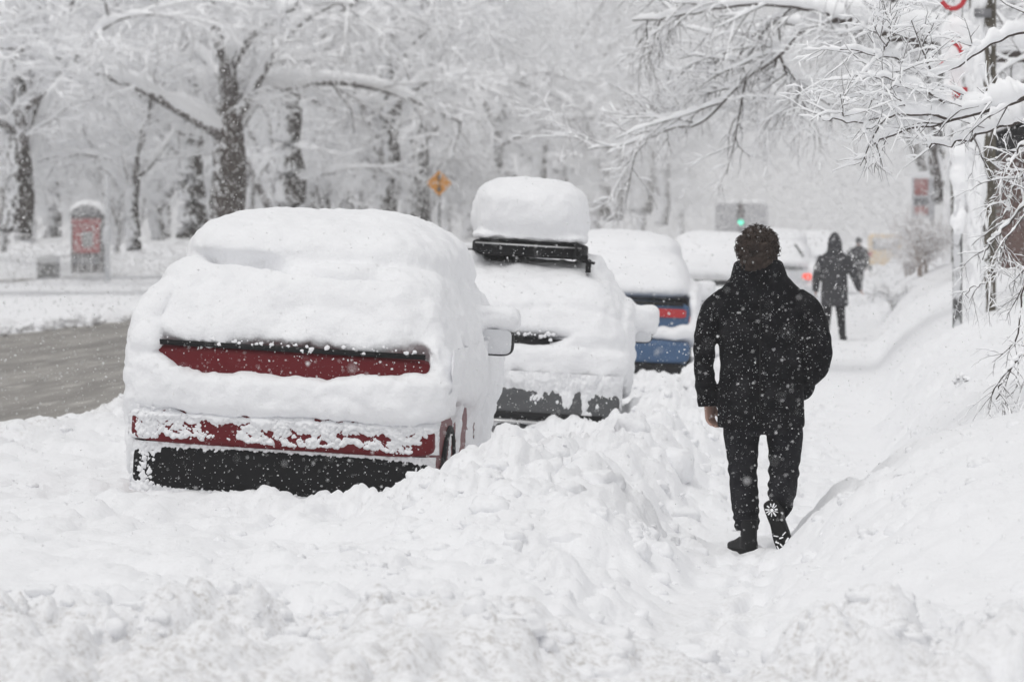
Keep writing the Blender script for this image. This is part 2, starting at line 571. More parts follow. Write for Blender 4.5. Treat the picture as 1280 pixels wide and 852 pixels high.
def strip(name, x0, x1, y0, y1, z, mat, n=2):
    xs = np.linspace(x0, x1, n); V = np.array([[x, y, z] for y in (y0, y1) for x in xs])
    return tag(link(name, mesh_np(name, V, [grid_faces(2, n)], False), mat), kind='structure')


strip('road', -16.6, -6.9, -30, 700, -.10, M['road'])
strip('far_road', -37.0, -31.6, 40, 320, -.02, M['road'])

# ---- median with the tree rows, and the park beyond
def snow_sheet(name, xs, ys, fn):
    X, Y = np.meshgrid(xs, ys)
    me = mesh_np(name, np.stack([X, Y, fn(X, Y)], -1).reshape(-1, 3), [grid_faces(len(ys), len(xs))])
    d = np.clip(sst(-16.9, -16.1, X) * .8 * sst(30, 60, Y), 0, 1)
    a = me.attributes.new('dirt', 'FLOAT', 'POINT'); a.data.foreach_set('value', d.ravel().astype(np.float32))
    return tag(link(name, me, M['snow_ground']), kind='structure')


ys = np.concatenate([np.arange(30, 140, .30), np.arange(140, 420, 1.5)])
snow_sheet('median', spaced([(-33.2, -17.6, .25), (-17.6, -15.2, .06)]), ys,
           lambda X, Y: -.22 + (.38 + .12 * fbm(X * .25, Y * .12, octv=3, seed=5)) * sst(-15.7 + .25 * fbm(Y * .6, X * 0, octv=3, seed=6), -17.1, X)
           * sst(-33, -31.6 - .0 * Y, X) + .10 * np.exp(-((X + 16.5) / .5) ** 2) * puffs(X * 2, Y * 1.2, seed=8) + .02 * fbm(X * 2, Y, octv=3, seed=9))
snow_sheet('park_ground', spaced([(-180, -60, 4), (-60, -35.2, .5)]), np.concatenate([np.arange(60, 240, .8), np.arange(240, 520, 4)]),
           lambda X, Y: -.22 + (.82 + .2 * fbm(X * .15, Y * .1, octv=3, seed=15)) * sst(-35.4, -38.0 + .5 * fbm(Y * .2, X * 0, octv=2, seed=16), X))

# ---- loose lumps of ploughed snow (uncountable)
def lumps(name, spots, mat, seed):
    V0, F0 = ico(2); V1, F1 = ico(3)
    rs = np.random.RandomState(seed); mb = MB()
    for (x, y, z, s) in spots:
        V, Fc = (V1, F1) if s > .055 else (V0, F0)
        o = rs.rand(3) * 90
        d = 1 + .42 * vnoise(V[:, 0] * 1.3 + o[0], V[:, 1] * 1.3 + o[1], V[:, 2] * 1.3 + o[2]) + .2 * vnoise(V[:, 0] * 3.1 + o[1], V[:, 1] * 3.1 + o[2], V[:, 2] * 3.1 + o[0])
        a = rs.rand() * 6.28
        if rs.rand() < .5:
            mxn = np.abs(V).max(1)[:, None]; V = V / mxn ** .75 * .85
        P = V * d[:, None] * np.array([1, rs.uniform(.7, 1.2), rs.uniform(.5, .9)]) * s
        c, sn = math.cos(a), math.sin(a)
        mb.add(np.stack([P[:, 0] * c - P[:, 1] * sn + x, P[:, 0] * sn + P[:, 1] * c + y, P[:, 2] + z], -1), [Fc])
    return tag(mb.build(name, mat), kind='stuff')


rs = np.random.RandomState(3)
sp = []
def scatter(n, fx, fy, smin, smax, p=2.4, keep=None):
    x = fx(rs.rand(n)); y = fy(rs.rand(n)); s = smin + (smax - smin) * rs.rand(n) ** p
    z = ground_h(x, y)
    for q in zip(x, y, z - .35 * s, s):
        if keep is None or keep(*q): sp.append(q)
scatter(520, lambda u: -2.9 + 2.0 * u ** .8, lambda u: 16 + 28 * u ** 1.6, .012, .075)
scatter(130, lambda u: -2.6 + 1.6 * u, lambda u: 17.5 + 13 * u, .03, .14, 2)
scatter(120, lambda u: -.3 + 1.2 * u ** 1.5, lambda u: 15.5 + 14 * u, .012, .07, 2.2)
scatter(800, lambda u: -3.6 + 4.6 * u, lambda u: 14.0 + 1.6 * u, .008, .075, 2.2)
scatter(300, lambda u: -4.6 + 3.6 * u, lambda u: 15.5 + 6.5 * u, .008, .045, 2.6)
scatter(300, lambda u: -7.3 + 2.6 * u, lambda u: 19 + 18 * u, .012, .07, 2)
scatter(260, lambda u: -7.4 + .8 * u, lambda u: 27 + 26 * u, .02, .10, 2)
scatter(160, lambda u: -1.3 + 1.2 * u, lambda u: 15.5 + 28 * u, .008, .03, 2)
scatter(120, lambda u: -2.4 + 1.6 * u, lambda u: 34 + 40 * u, .03, .12, 2)
scatter(45, lambda u: 0.1 + 1.4 * u, lambda u: 15.5 + 6 * u, .008, .04, 2)
lumps('snow_lumps', sp, M['snow_ground'], 8)
sp = []
for i in range(420):
    y = 30 + 110 * rs.rand() ** 1.4
    sp.append((-16.2 + .5 * rs.randn() * .5, y, .0, .03 + .16 * rs.rand() ** 2))
lumps('roadside_snow_lumps', sp, M['snow_ground'], 9)

# ---- falling snow
def falling_snow():
    rs = np.random.RandomState(21)
    pts = []
    for (y0, y1, dens, sc) in ((5, 13, 14, .9), (13, 22, 85, .85), (22, 45, 13, 1.0), (45, 95, 1.6, 1.35)):
        n = int(dens * (y1 - y0) * ((y0 + y1) / 2 * .27 + 3) * ((y0 + y1) / 2 * .18 + 1.5))
        y = y0 + (y1 - y0) * rs.rand(n)
        cx = -y * math.tan(YAW)
        w = y * .137 + 1.2
        x = cx + (rs.rand(n) * 2 - 1) * w
        z = CAMZ - y * math.tan(PIT) + (rs.rand(n) * 2 - 1) * (y * .091 + .5)
        s = (.0016 + .0034 * rs.rand(n) ** 2.2) * sc
        k = z > ground_h(x, y, False) + .03
        pts.append(np.stack([x, y, z, s], -1)[k])
    # the veil of flakes farther down the street
    y = (45 ** 3 + (175 ** 3 - 45 ** 3) * rs.rand(420000)) ** (1 / 3.)
    x = -y * math.tan(YAW) + (rs.rand(len(y)) * 2 - 1) * (y * .137 + 2)
    z = CAMZ - y * math.tan(PIT) + (rs.rand(len(y)) * 2 - 1) * (y * .091 + .5)
    k = z > .1 - .25 * (x < -3)
    far = np.stack([x, y, z], -1)[k]; far = far[rs.rand(len(far)) < VEIL]
    T4 = np.array([[1, 1, 1], [1, -1, -1], [-1, 1, -1], [-1, -1, 1]]) / 3 ** .5
    sc4 = np.clip((far[:, 1] / 62) ** .9, .9, 2.4)[:, None, None]
    J4 = T4[None] * (.010 + .011 * rs.rand(len(far), 1, 1)) * sc4 + .003 * rs.randn(len(far), 4, 3)
    V4 = (far[:, None] + J4).reshape(-1, 3)
    F4 = (np.array([[0, 1, 2], [0, 3, 1], [0, 2, 3], [1, 3, 2]])[None] + (np.arange(len(far)) * 4)[:, None, None]).reshape(-1, 3)
    P = np.concatenate(pts); n = len(P)
    O = np.array([[1, 0, 0], [-1, 0, 0], [0, 1, 0], [0, -1, 0], [0, 0, 1], [0, 0, -1]], float)
    J = O[None] * (1 + .5 * rs.randn(n, 6, 1)) + .25 * rs.randn(n, 6, 3)
    V = P[:, None, :3] + J * P[:, 3][:, None, None]
    V[:, :, 2] += 0
    T = np.array([[0, 2, 4], [2, 1, 4], [1, 3, 4], [3, 0, 4], [2, 0, 5], [1, 2, 5], [3, 1, 5], [0, 3, 5]])
    Fc = (T[None] + (np.arange(n) * 6)[:, None, None]).reshape(-1, 3)
    me = mesh_np('falling_snow', np.concatenate([V.reshape(-1, 3), V4]), [Fc, F4 + 6 * n])
    m, nt, b = new_mat('snowflake')
    b.inputs['Base Color'].default_value = (.93, .935, .94, 1); b.inputs['Roughness'].default_value = .9
    b.inputs['Specular IOR Level'].default_value = .1
    tr = N(nt, 'ShaderNodeBsdfTranslucent'); tr.inputs['Color'].default_value = (.95, .95, .95, 1)
    mx = N(nt, 'ShaderNodeMixShader'); mx.inputs[0].default_value = .6
    nt.links.new(b.outputs[0], mx.inputs[1]); nt.links.new(tr.outputs[0], mx.inputs[2])
    nt.links.new(mx.outputs[0], nt.nodes['Material Output'].inputs['Surface'])
    tag(link('falling_snow', me, m), kind='stuff')
    print('flakes', n, len(far))


falling_snow()

# ================================================================== PARKED CARS UNDER SNOW
ROLL = R(3.3)


def car_lower(W, L, zt, zb=.26, k=44):
    """lower body: lofted rounded sections from tail to nose"""
    st = [(-.0, .80, .46, zt - .08), (.03, .88, .38, zt - .03), (.12, .95, .32, zt), (.35, .985, zb, zt + .01), (1.2, 1.0, zb, zt + .0),
          (2.6, 1.0, zb, zt - .02), (L - 1.0, .985, zb, zt - .07), (L - .45, .95, zb + .03, zt - .14), (L - .12, .86, .34, zt - .24), (L, .72, .42, zt - .34)]
    rings = []
    th = np.linspace(0, 2 * math.pi, k, endpoint=False)
    for (y, w, b, t) in st:
        c, s = np.cos(th), np.sin(th); e = .38
        x = np.sign(c) * np.abs(c) ** e * W * w
        z = (b + t) / 2 + np.sign(s) * np.abs(s) ** e * (t - b) / 2
        rings.append(np.stack([x, np.full(k, y), z], -1))
    return loft(rings[::-1])


def car_cabin(W, L, zt, roof, y0, slope, k=40):
    """greenhouse: y0 tail of roof line, slope = run of the rear window"""
    rings = []
    yb0, yb1 = y0 - slope, L - 1.15
    for f in np.linspace(0, 1, 9):
        z = zt - .05 + (roof - zt + .05) * f
        inset = .03 + .235 * f ** 1.3
        a = yb0 + slope * f; b = yb1 - .95 * f
        if f > .88: a += .08; b -= .15; inset += .06
        th = np.linspace(0, 2 * math.pi, k, endpoint=False)
        c, s = np.cos(th), np.sin(th); e = .35
        rings.append(np.stack([np.sign(c) * np.abs(c) ** e * (W - inset), (a + b) / 2 + np.sign(s) * np.abs(s) ** e * (b - a) / 2, np.full(k, z)], -1))
    return loft(rings)


def wheel(root, x, y, r=.32):
    th = np.linspace(0, 2 * math.pi, 32, endpoint=False); sg = 1 if x > 0 else -1
    def ring(rr, xx): return np.stack([np.full(32, xx), y + rr * np.cos(th), r + rr * np.sin(th)], -1)
    o = MB().add(*loft([ring(r * .62, x - sg * .1), ring(r * .97, x - sg * .1), ring(r, x - sg * .06), ring(r, x + sg * .06), ring(r * .95, x + sg * .10), ring(r * .64, x + sg * .10), ring(r * .6, x + sg * .07)])).build('wheel', M['tyre'], root)
    mb = MB().add(*loft([ring(r * .62, x + sg * .06), ring(r * .60, x + sg * .095), ring(r * .5, x + sg * .07), ring(.05, x + sg * .08)]))
    mb.build('rim', M['rim'], o)
    return o


def mirror(root, mat, x, y, z, W=.13, H=.085, with_glass=True):
    sg = 1 if x > 0 else -1
    o = MB().add(*sell((x, y + .06, z), (W, .085, H), .55, .5)).add(*tube([(x - sg * (W + .10), y + .06, z - .05), (x - sg * .05, y + .06, z - .04)], [.03, .035], 8)).build('mirror', mat, root)
    MB().add(*sell((x, y - .022, z), (W * .9, .012, H * .86), .4, .3)).build('mirror_glass', M['mirror_glass'], o)
    return o


def patch_sheet(xs, zs, base, fn, nrm=(0, -1, 0)):
    """snow plastered on a face: base(x,z) -> point, fn(x,z) -> thickness (negative = bare)"""
    X, Z = np.meshgrid(xs, zs)
    t = fn(X, Z)
    P = base(X, Z) + t[..., None] * np.asarray(nrm, float)
    V = P.reshape(-1, 3); F = grid_faces(len(zs), len(xs))
    tt = t.ravel()
    keep = (tt[F] > -.045).any(1)
    return V, [F[keep]]


def snowy_car(name, label, loc, mat, W=.88, L=4.2, roof=1.50, zt=1.12, y0=.95, slope=.55, voxel=.02, yaw=0.0, seed=0,
              top=.45, band=(1.13, .97), low=.75, bump=.56, val=.29, right_gap=.10, detail=2, near=True, snow_side=.10, full_tail=False, roll=ROLL, mir=1.19):
    root = empty(name, loc, label, 'car', (0, roll, yaw), 'cars parked along the kerb under snow')
    # ---- body work
    body = MB().add(*car_lower(W, L, zt)).build('body', mat, root)
    MB().add(*car_cabin(W, L, zt, roof, y0, slope)).build('cabin', M['glass'], root)
    MB().add(*sell((0, (y0 + L - 2.2) / 2 + .1, roof - .0), (W - .26, (L - 2.2 - y0) / 2 + .25, .045), .7, .4)).build('roof', mat, root)
    MB().add(*sell((0, .08, (low + bump) / 2), (W + .005, .16, (low - bump) / 2 + .01), .35, .22)).build('bumper', mat, root)
    MB().add(*sell((0, .10, (bump + val) / 2 - .012), (W - .012, .15, (bump - val) / 2), .3, .22)).build('lower_bumper', M['black'], root)
    MB().add(*box((0, -.004, zt - .012), (W * .74, .012, .018))).build('window_trim', M['trim'], root)
    for x in (-1, 1):
        wheel(root, x * (W - .11), .95); wheel(root, x * (W - .11), L - .85)
        MB().add(*sell((x * (W - .13), .055, zt - .20), (.12, .06, .075), .5, .4)).build('taillight', M['lens'], root)
    if detail > 1:
        for x in (-1, 1):
            mirror(root, M['trim'], x * (W + .125), 2.45, mir, .125, .095)
        for y in (.95,):
            for sg in (-1, 1):
                th = np.linspace(0, math.pi, 20)
                P = np.stack([np.full(20, sg * (W - .012)), y + .37 * np.cos(th), .32 + .37 * np.sin(th)], -1)
                MB().add(*tube(P, [(.02, .03)] * 20, 8, (1, 0, 0))).build('wheel_arch', M['trim'], root)
    return root, body


def snow_mesh(root, pieces, voxel, seed, shape=None, smooth=3, amp=.018, fine=.006, extra=None):
    mb = MB()
    for p in pieces: mb.add(*p)
    V, F, Nn = fuse(mb, voxel, smooth)
    x, y, z = V.T
    d = amp * fbm(x * 2.6, y * 2.6, z * 2.6, 3, seed) + fine * fbm(x * 13, y * 13, z * 13, 2, seed + 3) + amp * .55 * vnoise(x * 6, y * 6, z * 6, seed + 5)
    if shape is not None: d = d + shape(x, y, z, Nn)
    V = V + Nn * d[:, None]
    out = MB().add(V, F)
    for e in (extra or []): out.add(*e)
    o = out.build('snow_cover', M['snow_car'], root)
    o['kind'] = 'stuff'
    return o


def shear(z0, k):
    def fn(V):
        V = V.copy(); V[:, 1] += np.maximum(0, V[:, 2] - z0) * k
        return V
    return fn


def taper(z0, z1, f):
    """narrow the piece towards its top"""
    def fn(V):
        V = V.copy(); V[:, 0] *= 1 - (1 - f) * sst(z0, z1, V[:, 2]); return V
    return fn


def chain(*fs):
    def fn(V):
        for f in fs: V = f(V)
        return V
    return fn


# ------------------------------------------------------------------ red car, nearest
def lean(x0, z0, k):
    """lean a side piece inwards above z0"""
    def fn(V):
        V = V.copy(); V[:, 0] -= np.sign(x0) * np.maximum(0, V[:, 2] - z0) ** 1.5 * k
        return V
    return fn


W = .90
red, _ = snowy_car('parked_car', 'dark red car buried in snow, nearest one, red strip and black bumper showing', (-3.50, 22.45, -.10), M['red'], W=W, yaw=R(1.0))
MB().add(*sell((0, .10, 1.015), (.86, .135, .127), .28, .22)).build('boot_lid', M['red'], red)
MB().add(*box((0, -.036, 1.150), (.82, .014, .015))).build('window_trim', M['trim'], red)
MB().add(*box((-.60, -.037, .985), (.05, .006, .011))).build('sticker', M['sticker'], red)


def red_shape(x, y, z, n):
    # crease under the roof slab, dents in the snow on the rear window
    d = -.13 * np.exp(-((z - 1.650 + .02 * np.sin(x * 3) - .03 * vnoise(x * 4, x * 0, seed=77)) / .019) ** 2) * sst(-.74, -.60, x) * sst(.62, .45, x) * (y < .9)
    d = d - .055 * np.exp(-((x + .02) / .13) ** 2 - ((z - 1.38) / .13) ** 2) * (y < .6)
    d = d - .03 * np.exp(-((x - .28) / .09) ** 2 - ((z - 1.40) / .05) ** 2) * (y < .6)
    d = d + .03 * np.exp(-((x + .45) / .2) ** 2 - ((z - 1.33) / .1) ** 2) * (y < .6)
    # crumbs along the lower edge of the window snow
    e = np.exp(-((z - 1.15) / .06) ** 2) * (y < .5)
    d = d + e * (.045 * puffs(x * 8, z * 6, seed=91) - .012 + .022 * fbm(x * 3.1, x * 0, octv=2, seed=94))
    # wavy edges of the lower band
    e = ((z < 1.0) & (y < .3)) * 1.0
    d = d + e * (.020 * fbm(x * 4, z * 2, octv=3, seed=92) + .016 * puffs(x * 7, z * 9, seed=93) - .006)
    return d


def crumbs(n, xr, zf, y, s0, s1, seed):
    rs = np.random.RandomState(seed); V0, F0 = ico(2); mb = MB()
    for i in range(n):
        x = rs.uniform(*xr); s = s0 + (s1 - s0) * rs.rand() ** 2; o = rs.rand(3) * 50
        d = 1 + .5 * vnoise(V0[:, 0] * 1.4 + o[0], V0[:, 1] * 1.4 + o[1], V0[:, 2] * 1.4 + o[2])
        mb.add(V0 * d[:, None] * s * [1.2, .8, 1] + [x, y - .3 * s, zf(x) + rs.randn() * .012], [F0])
    return mb.data()


def low_band(V):
    V = V.copy(); x = V[:, 0]
    up = V[:, 2] > .84
    # the bare strip is a wedge: snow climbs at the left end
    V[:, 2] += np.where(up, .12 * sst(-.50, -.80, x) + .06 * sst(.66, .82, x) + .026 * np.sin(x * 3.2 + .5) + .03 * vnoise(x * 2.6, x * 0, seed=12), .015 * vnoise(x * 6, x * 0, seed=13))
    return V


def bumper_patches():
    xs = np.arange(-.93, .93, .005); zs = np.arange(.574, .785, .005)
    def base(X, Z): return np.stack([X, -.084 + .10 * np.clip((np.abs(X) - .82) / .1, 0, 1) ** 2 + .07 * sst(.715, .775, Z) + .09 * sst(.605, .535, Z + .02 * vnoise(X * 7, X * 0, seed=106)), Z], -1)
    def fn(X, Z):
        lump = .55 * puffs(X * 9, Z * 12, octv=3, seed=101) + .45 * puffs(X * 24, Z * 30, octv=2, seed=102)
        big = fbm(X * 2.2, Z * 4, octv=2, seed=103)
        cover = -.40 + .90 * sst(.655, .745, Z) + .34 * big + .15 * sst(-.35, -.85, X) - .75 * sst(.585, .555, Z) * sst(-.75, -.5, X)
        cover = cover - .70 * np.exp(-((Z - .675 + .03 * X) / .022) ** 2) * sst(.30, .36, X) * sst(.70, .62, X)
        cover = cover - .60 * sst(.72, .80, X) - .55 * np.exp(-((Z - .735 + .03 * X) / .010) ** 2) * sst(.05, -.2, X) * sst(-.72, -.64, X)
        cover = cover + .12 * sst(.1, .3, X) * sst(.60, .64, Z)
        return .034 * np.clip(cover + (lump - .42) * 1.6 + .45 * (puffs(X * 45, Z * 45, octv=2, seed=109) - .4), -1.6, .8)
    return patch_sheet(xs, zs, base, fn)


def valance_dust():
    xs = np.arange(-.91, .91, .006); zs = np.arange(.26, .56, .006)
    def base(X, Z): return np.stack([X, -.053 + .10 * np.clip((np.abs(X) - .80) / .1, 0, 1) ** 2 + 0 * Z, Z], -1)
    def fn(X, Z):
        lump = puffs(X * 40, Z * 40, octv=2, seed=111)
        cover = -1.0 + .95 * sst(-.66, -.92, X) + .45 * sst(.47, .56, Z) * sst(-.1, -.6, X) + .10 * fbm(X * 4, Z * 4, octv=2, seed=112)
        return .022 * np.clip(cover + (lump - .42) * .95, -2.2, 1)
    return patch_sheet(xs, zs, base, fn)


def side_sheet(x0=.905, seed=121):
    ys = np.arange(-.02, 4.0, .014); zs = np.arange(.30, 1.2, .014)
    Y, Z = np.meshgrid(ys, zs)
    st = fbm(Y * 7, Z * 1.1, octv=3, seed=seed)
    lump = puffs(Y * 6, Z * 5, octv=3, seed=seed + 1)
    wheelgap = np.exp(-(((Y - .95) ** 2 + (Z - .32) ** 2) ** .5 - .37) ** 2 / .002)
    cover = 1.05 * sst(.60, .98, Z) + .45 * st + (lump - .4) * .8 - .34 + .3 * sst(1.5, 2.5, Y) - .35 * wheelgap - 1.4 * sst(1.10, .85, Y) * sst(1.0, .84, Z) - .75 * np.exp(-((Y - 1.9) / .28) ** 2) * sst(1.05, .7, Z) - 1.0 * np.exp(-((Y - 2.7) / .12) ** 2) * sst(.9, .7, Z) + .35 * (Y > .75) * (Y < 1.15) * (Z < .7)
    t = .06 * np.clip(cover, -.5, 1.2) + .01
    V = np.stack([x0 + t, Y, Z], -1).reshape(-1, 3); F = grid_faces(len(zs), len(ys), True)
    return V, [F[(t.ravel()[F] > -.004).any(1)]]


snow_mesh(red, [
    sell((0, 1.95, 1.655), (.845, 1.43, .325), .76, .46, 64, 30, fn=taper(1.5, 2.05, .95)),
    sell((0, 1.36, 1.388), (.965, 1.40, .295), .36, .30, 64, 30, fn=chain(shear(1.22, .55), taper(1.14, 1.72, .855))),
    sell((0, .24, .872), (.95, .368, .132), .5, .20, 72, 16, fn=low_band),
    sell((-.885, .33, .98), (.10, .40, .32), .55, .5, fn=lean(-1, 1.0, .5)), sell((-.86, .50, 1.22), (.10, .45, .32), .7, .6, fn=lean(-1, 1.1, .4)),
    sell((.90, .38, 1.05), (.075, .42, .24), .55, .5, fn=lean(1, 1.0, .5)), sell((.86, .55, 1.22), (.10, .45, .32), .7, .6, fn=lean(1, 1.1, .4)),
    sell((-.93, 1.9, 1.06), (.075, 1.9, .50), .5, .35, fn=lean(-1, 1.05, .42)), sell((.925, 2.1, 1.18), (.075, 1.85, .36), .5, .35, fn=lean(1, 1.05, .42)),
    sell((-.90, .32, .62), (.055, .28, .26), .6, .6),
    sell((0, 3.35, 1.12), (.84, .80, .20), .5, .4),
    sell((0, 3.05, 1.36), (.80, .55, .22), .8, .6),
    sell((1.03, 2.52, 1.335), (.15, .13, .09), .6, .6, 40, 24),
    sell((-1.03, 2.52, 1.335), (.15, .13, .09), .6, .6, 40, 24),
], .017, 1, red_shape, 3, .024, .009, extra=[bumper_patches(), valance_dust(), side_sheet(),
    crumbs(46, (-.80, .82), lambda x: 1.170 - .004 * math.sin(x * 9), -.046, .004, .015, 5), crumbs(22, (-.70, .80), lambda x: 1.10, -.040, .003, .007, 6), crumbs(26, (-.9, .86), lambda x: .758, -.09, .005, .014, 7)])

# ------------------------------------------------------------------ grey car with the roof carrier
grey, _ = snowy_car('parked_car', 'grey car buried in snow with a tall snow dome on its black roof carrier', (-2.96, 31.0, -.20), M['grey'],
                    W=.89, L=4.5, roof=1.66, zt=1.10, low=.70, bump=.45, val=.22, yaw=R(3.4), mir=1.14)
MB().add(*box((-.04, -.094, .425), (.80, .006, .010))).build('bumper_moulding', M['chrome'], grey)
MB().add(*box((-.04, -.083, .475), (.80, .012, .030))).build('bumper_strip', M['trim'], grey)
MB().add(*sell((0, .02, .32), (.86, .090, .095), .4, .25)).build('bumper_apron', plain('grey_apron', (.06, .062, .065), .5, speck=(70, .90, 1.0)), grey)
MB().add(*box((.0, -.03, 1.05), (.30, .012, .065))).build('number_plate_recess', M['trim'], grey)
rack = MB()
for y in (.55, 1.75):
    rack.add(*tube([(-.56, y, 1.775), (.56, y, 1.775)], .022, 10))
for sx in (-1, 1):
    rack.add(*tube([(sx * .57, .25, 1.745), (sx * .57, 2.3, 1.745)], .02, 10))
    for y in (.35, 1.2, 2.2): rack.add(*box((sx * .57, y, 1.70), (.022, .05, .045)))
rk = rack.build('roof_rack', M['trim'], grey)
cr = MB().add(*sell((.07, 1.15, 1.825), (.475, .74, .062), .35, .22)).build('roof_carrier', M['black'], grey)
MB().add(*box((.07, .403, 1.85), (.44, .006, .006))).build('carrier_seam', M['chrome'], cr)
MB().add(*tube([(.43, .40, 1.76), (.50, .38, 1.78), (.52, .38, 1.87), (.47, .38, 1.89), (.45, .38, 1.78), (.52, .38, 1.745), (.62, .40, 1.735)], .012, 8)).build('carrier_clamp', M['trim'], cr)


def grey_shape(x, y, z, n):
    # a slot melted open at the window's foot
    d = -.24 * sst(.60, .20, y) * np.exp(-((z - 1.115 - .02 * x) / .042) ** 2) * sst(-.5, -.35, x) * sst(.50, .26, x - .9 * (z - 1.1))
    e = np.exp(-((z - .80) / .05) ** 2) * (y < .5)
    d = d + e * (.04 * puffs(x * 9, z * 9, seed=191) - .014)
    d = d - .014 * np.exp(-((z - 1.32 - .05 * np.sin(x * 4)) / .03) ** 2) * (y < .6) * sst(-.4, 0, x)
    return d


def grey_patches():
    xs = np.arange(-.92, .92, .008); zs = np.arange(.38, .84, .008)
    def base(X, Z): return np.stack([X, -.086 + .10 * np.clip((np.abs(X) - .80) / .1, 0, 1) ** 2 + 0 * Z, Z], -1)
    def fn(X, Z):
        lump = puffs(X * 12, Z * 7, octv=3, seed=201)
        cover = -.86 + 1.3 * sst(.66, .79, Z) + .12 * fbm(X * 3, Z * 3, octv=2, seed=203) - .5 * sst(.58, .52, Z) + 1.0 * np.exp(-((X - .66) / .10) ** 2) * sst(.76, .5, Z)
        return .030 * np.clip(cover + (lump - .42) * 1.5 + .4 * (puffs(X * 38, Z * 30, octv=2, seed=209) - .4), -1.6, 1)
    return patch_sheet(xs, zs, base, fn)


snow_mesh(grey, [
    sell((.05, 1.30, 2.125), (.485, 1.00, .285), .64, .55, 64, 30, fn=taper(1.9, 2.4, .97)),
    sell((.06, 1.15, 1.92), (.475, .78, .035), .5, .3),
    sell((0, 1.95, 1.58), (.76, 1.62, .15), .7, .3, 64, 20),
    sell((-.50, 1.7, 1.72), (.22, 1.3, .10), .8, .5), sell((.58, 1.9, 1.70), (.11, 1.3, .10), .8, .5),
    sell((0, 1.50, 1.26), (.955, 1.58, .47), .45, .28, 72, 34, fn=chain(shear(1.2, .62), taper(1.12, 1.75, .80))),
    sell((0, .42, .92), (.965, .52, .18), .5, .26, 72, 20),
    sell((.89, 2.1, 1.02), (.075, 1.9, .40), .5, .35), sell((-.89, 2.1, 1.02), (.075, 1.9, .40), .5, .35),
    sell((0, 3.6, 1.12), (.86, .85, .20), .5, .4), sell((0, 3.2, 1.42), (.80, .6, .25), .8, .6),
    sell((1.03, 2.52, 1.24), (.15, .13, .13), .42, .5, 40, 24), sell((-1.03, 2.52, 1.24), (.15, .13, .13), .42, .5, 40, 24),
], .022, 2, grey_shape, 4, .024, .009, extra=[grey_patches(), crumbs(24, (-.8, .8), lambda x: .775, -.080, .005, .014, 8), crumbs(24, (-.1, .35), lambda x: 1.14, -.05, .005, .018, 9)])

# ------------------------------------------------------------------ blue car
blue, _ = snowy_car('parked_car', 'blue car buried in snow with a red tail light showing', (-3.05, 45.4, -.14), M['blue'],
                    W=.88, L=4.4, roof=1.45, zt=1.10, low=.66, bump=.40, val=.20, roll=R(2.5), yaw=R(2.6))
MB().add(*sell((0, .10, .96), (.86, .145, .16), .35, .22)).build('boot_lid', M['blue'], blue)
MB().add(*sell((.62, -.042, .985), (.20, .03, .052), .35, .4)).build('tail_lamp', M['lens'], blue)
MB().add(*box((0, -.04, 1.095), (.78, .02, .022))).build('boot_lip', M['trim'], blue)
MB().add(*box((-.25, -.02, .29), (.13, .06, .11))).build('tow_hook', M['black'], blue)
snow_mesh(blue, [
    sell((0, 2.0, 1.66), (.72, 1.5, .28), .72, .45, 56, 26), sell((0, 1.45, 1.415), (.90, 1.49, .30), .45, .30, 56, 26, fn=chain(shear(1.2, .6), taper(1.15, 1.7, .85))),
    sell((0, .30, .755), (.93, .40, .095), .5, .26, 60, 14), sell((.90, 1.9, .95), (.07, 1.75, .40), .5, .35), sell((-.90, 1.9, .95), (.07, 1.75, .40), .5, .35),
    sell((.90, .34, .95), (.055, .34, .24), .6, .5), sell((0, 3.5, 1.10), (.84, .8, .2), .5, .4), sell((0, 3.1, 1.35), (.78, .6, .22), .8, .6),
    sell((1.03, 2.5, 1.25), (.14, .12, .12), .5, .5), sell((-1.03, 2.5, 1.25), (.14, .12, .12), .5, .5),
], .032, 3, lambda x, y, z, n: np.exp(-((z - .80) / .12) ** 2) * (y < .3) * .05 * fbm(x * 5, z * 5, octv=2, seed=7), 3, .020, .005)


# ------------------------------------------------------------------ two more, far down the row
def far_car(label, loc, mat, lit, yaw=0.0, roof=1.55, seed=4, gap=False):
    c, b = snowy_car('parked_car', label, loc, mat, W=.88, L=4.3, roof=roof, zt=1.08, low=.68, bump=.42, val=.22, detail=1, roll=R(1.5), yaw=yaw)
    if lit:
        for o in list(c.children):
            if o.name.startswith('taillight') and o.data.vertices[0].co.x > 0: o.data.materials[0] = M['lens_lit']
    sn = [sell((0, 2.0, roof + .12), (.72, 1.5, .26), .7, .45), sell((0, 1.4, 1.36), (.88, 1.4, .36), .45, .32, 48, 22, fn=chain(shear(1.2, .6), taper(1.15, 1.7, .85))),
          sell((0, .4, .60), (.90, .45, .13), .5, .3), sell((.88, 1.9, .85), (.09, 1.85, .45), .5, .35), sell((-.88, 1.9, .85), (.09, 1.85, .45), .5, .35),
          sell((0, 3.4, 1.08), (.84, .8, .2), .5, .4)]
    if not gap: sn.append(sell((0, .3, .85), (.90, .38, .18), .5, .3))
    snow_mesh(c, sn, .055, seed, None, 2, .02, .004)
    return c


far_car('pale snow covered car in the haze behind the blue car', (-2.78, 66, -.1), M['grey'], False, seed=14)
e = far_car('snow covered car in the haze with one red tail light glowing', (-2.30, 90, -.05), M['white_paint'], True, seed=15, gap=True, roof=1.60)
MB().add(*tube([(.46, .32, 1.62), (.66, .10, 1.36)], .022, 8)).build('rear_wiper', M['trim'], e)
far_car('farthest snow covered car of the row, nearly lost in the haze', (-1.75, 118, -.02), M['grey'], False, seed=16, roof=1.58)

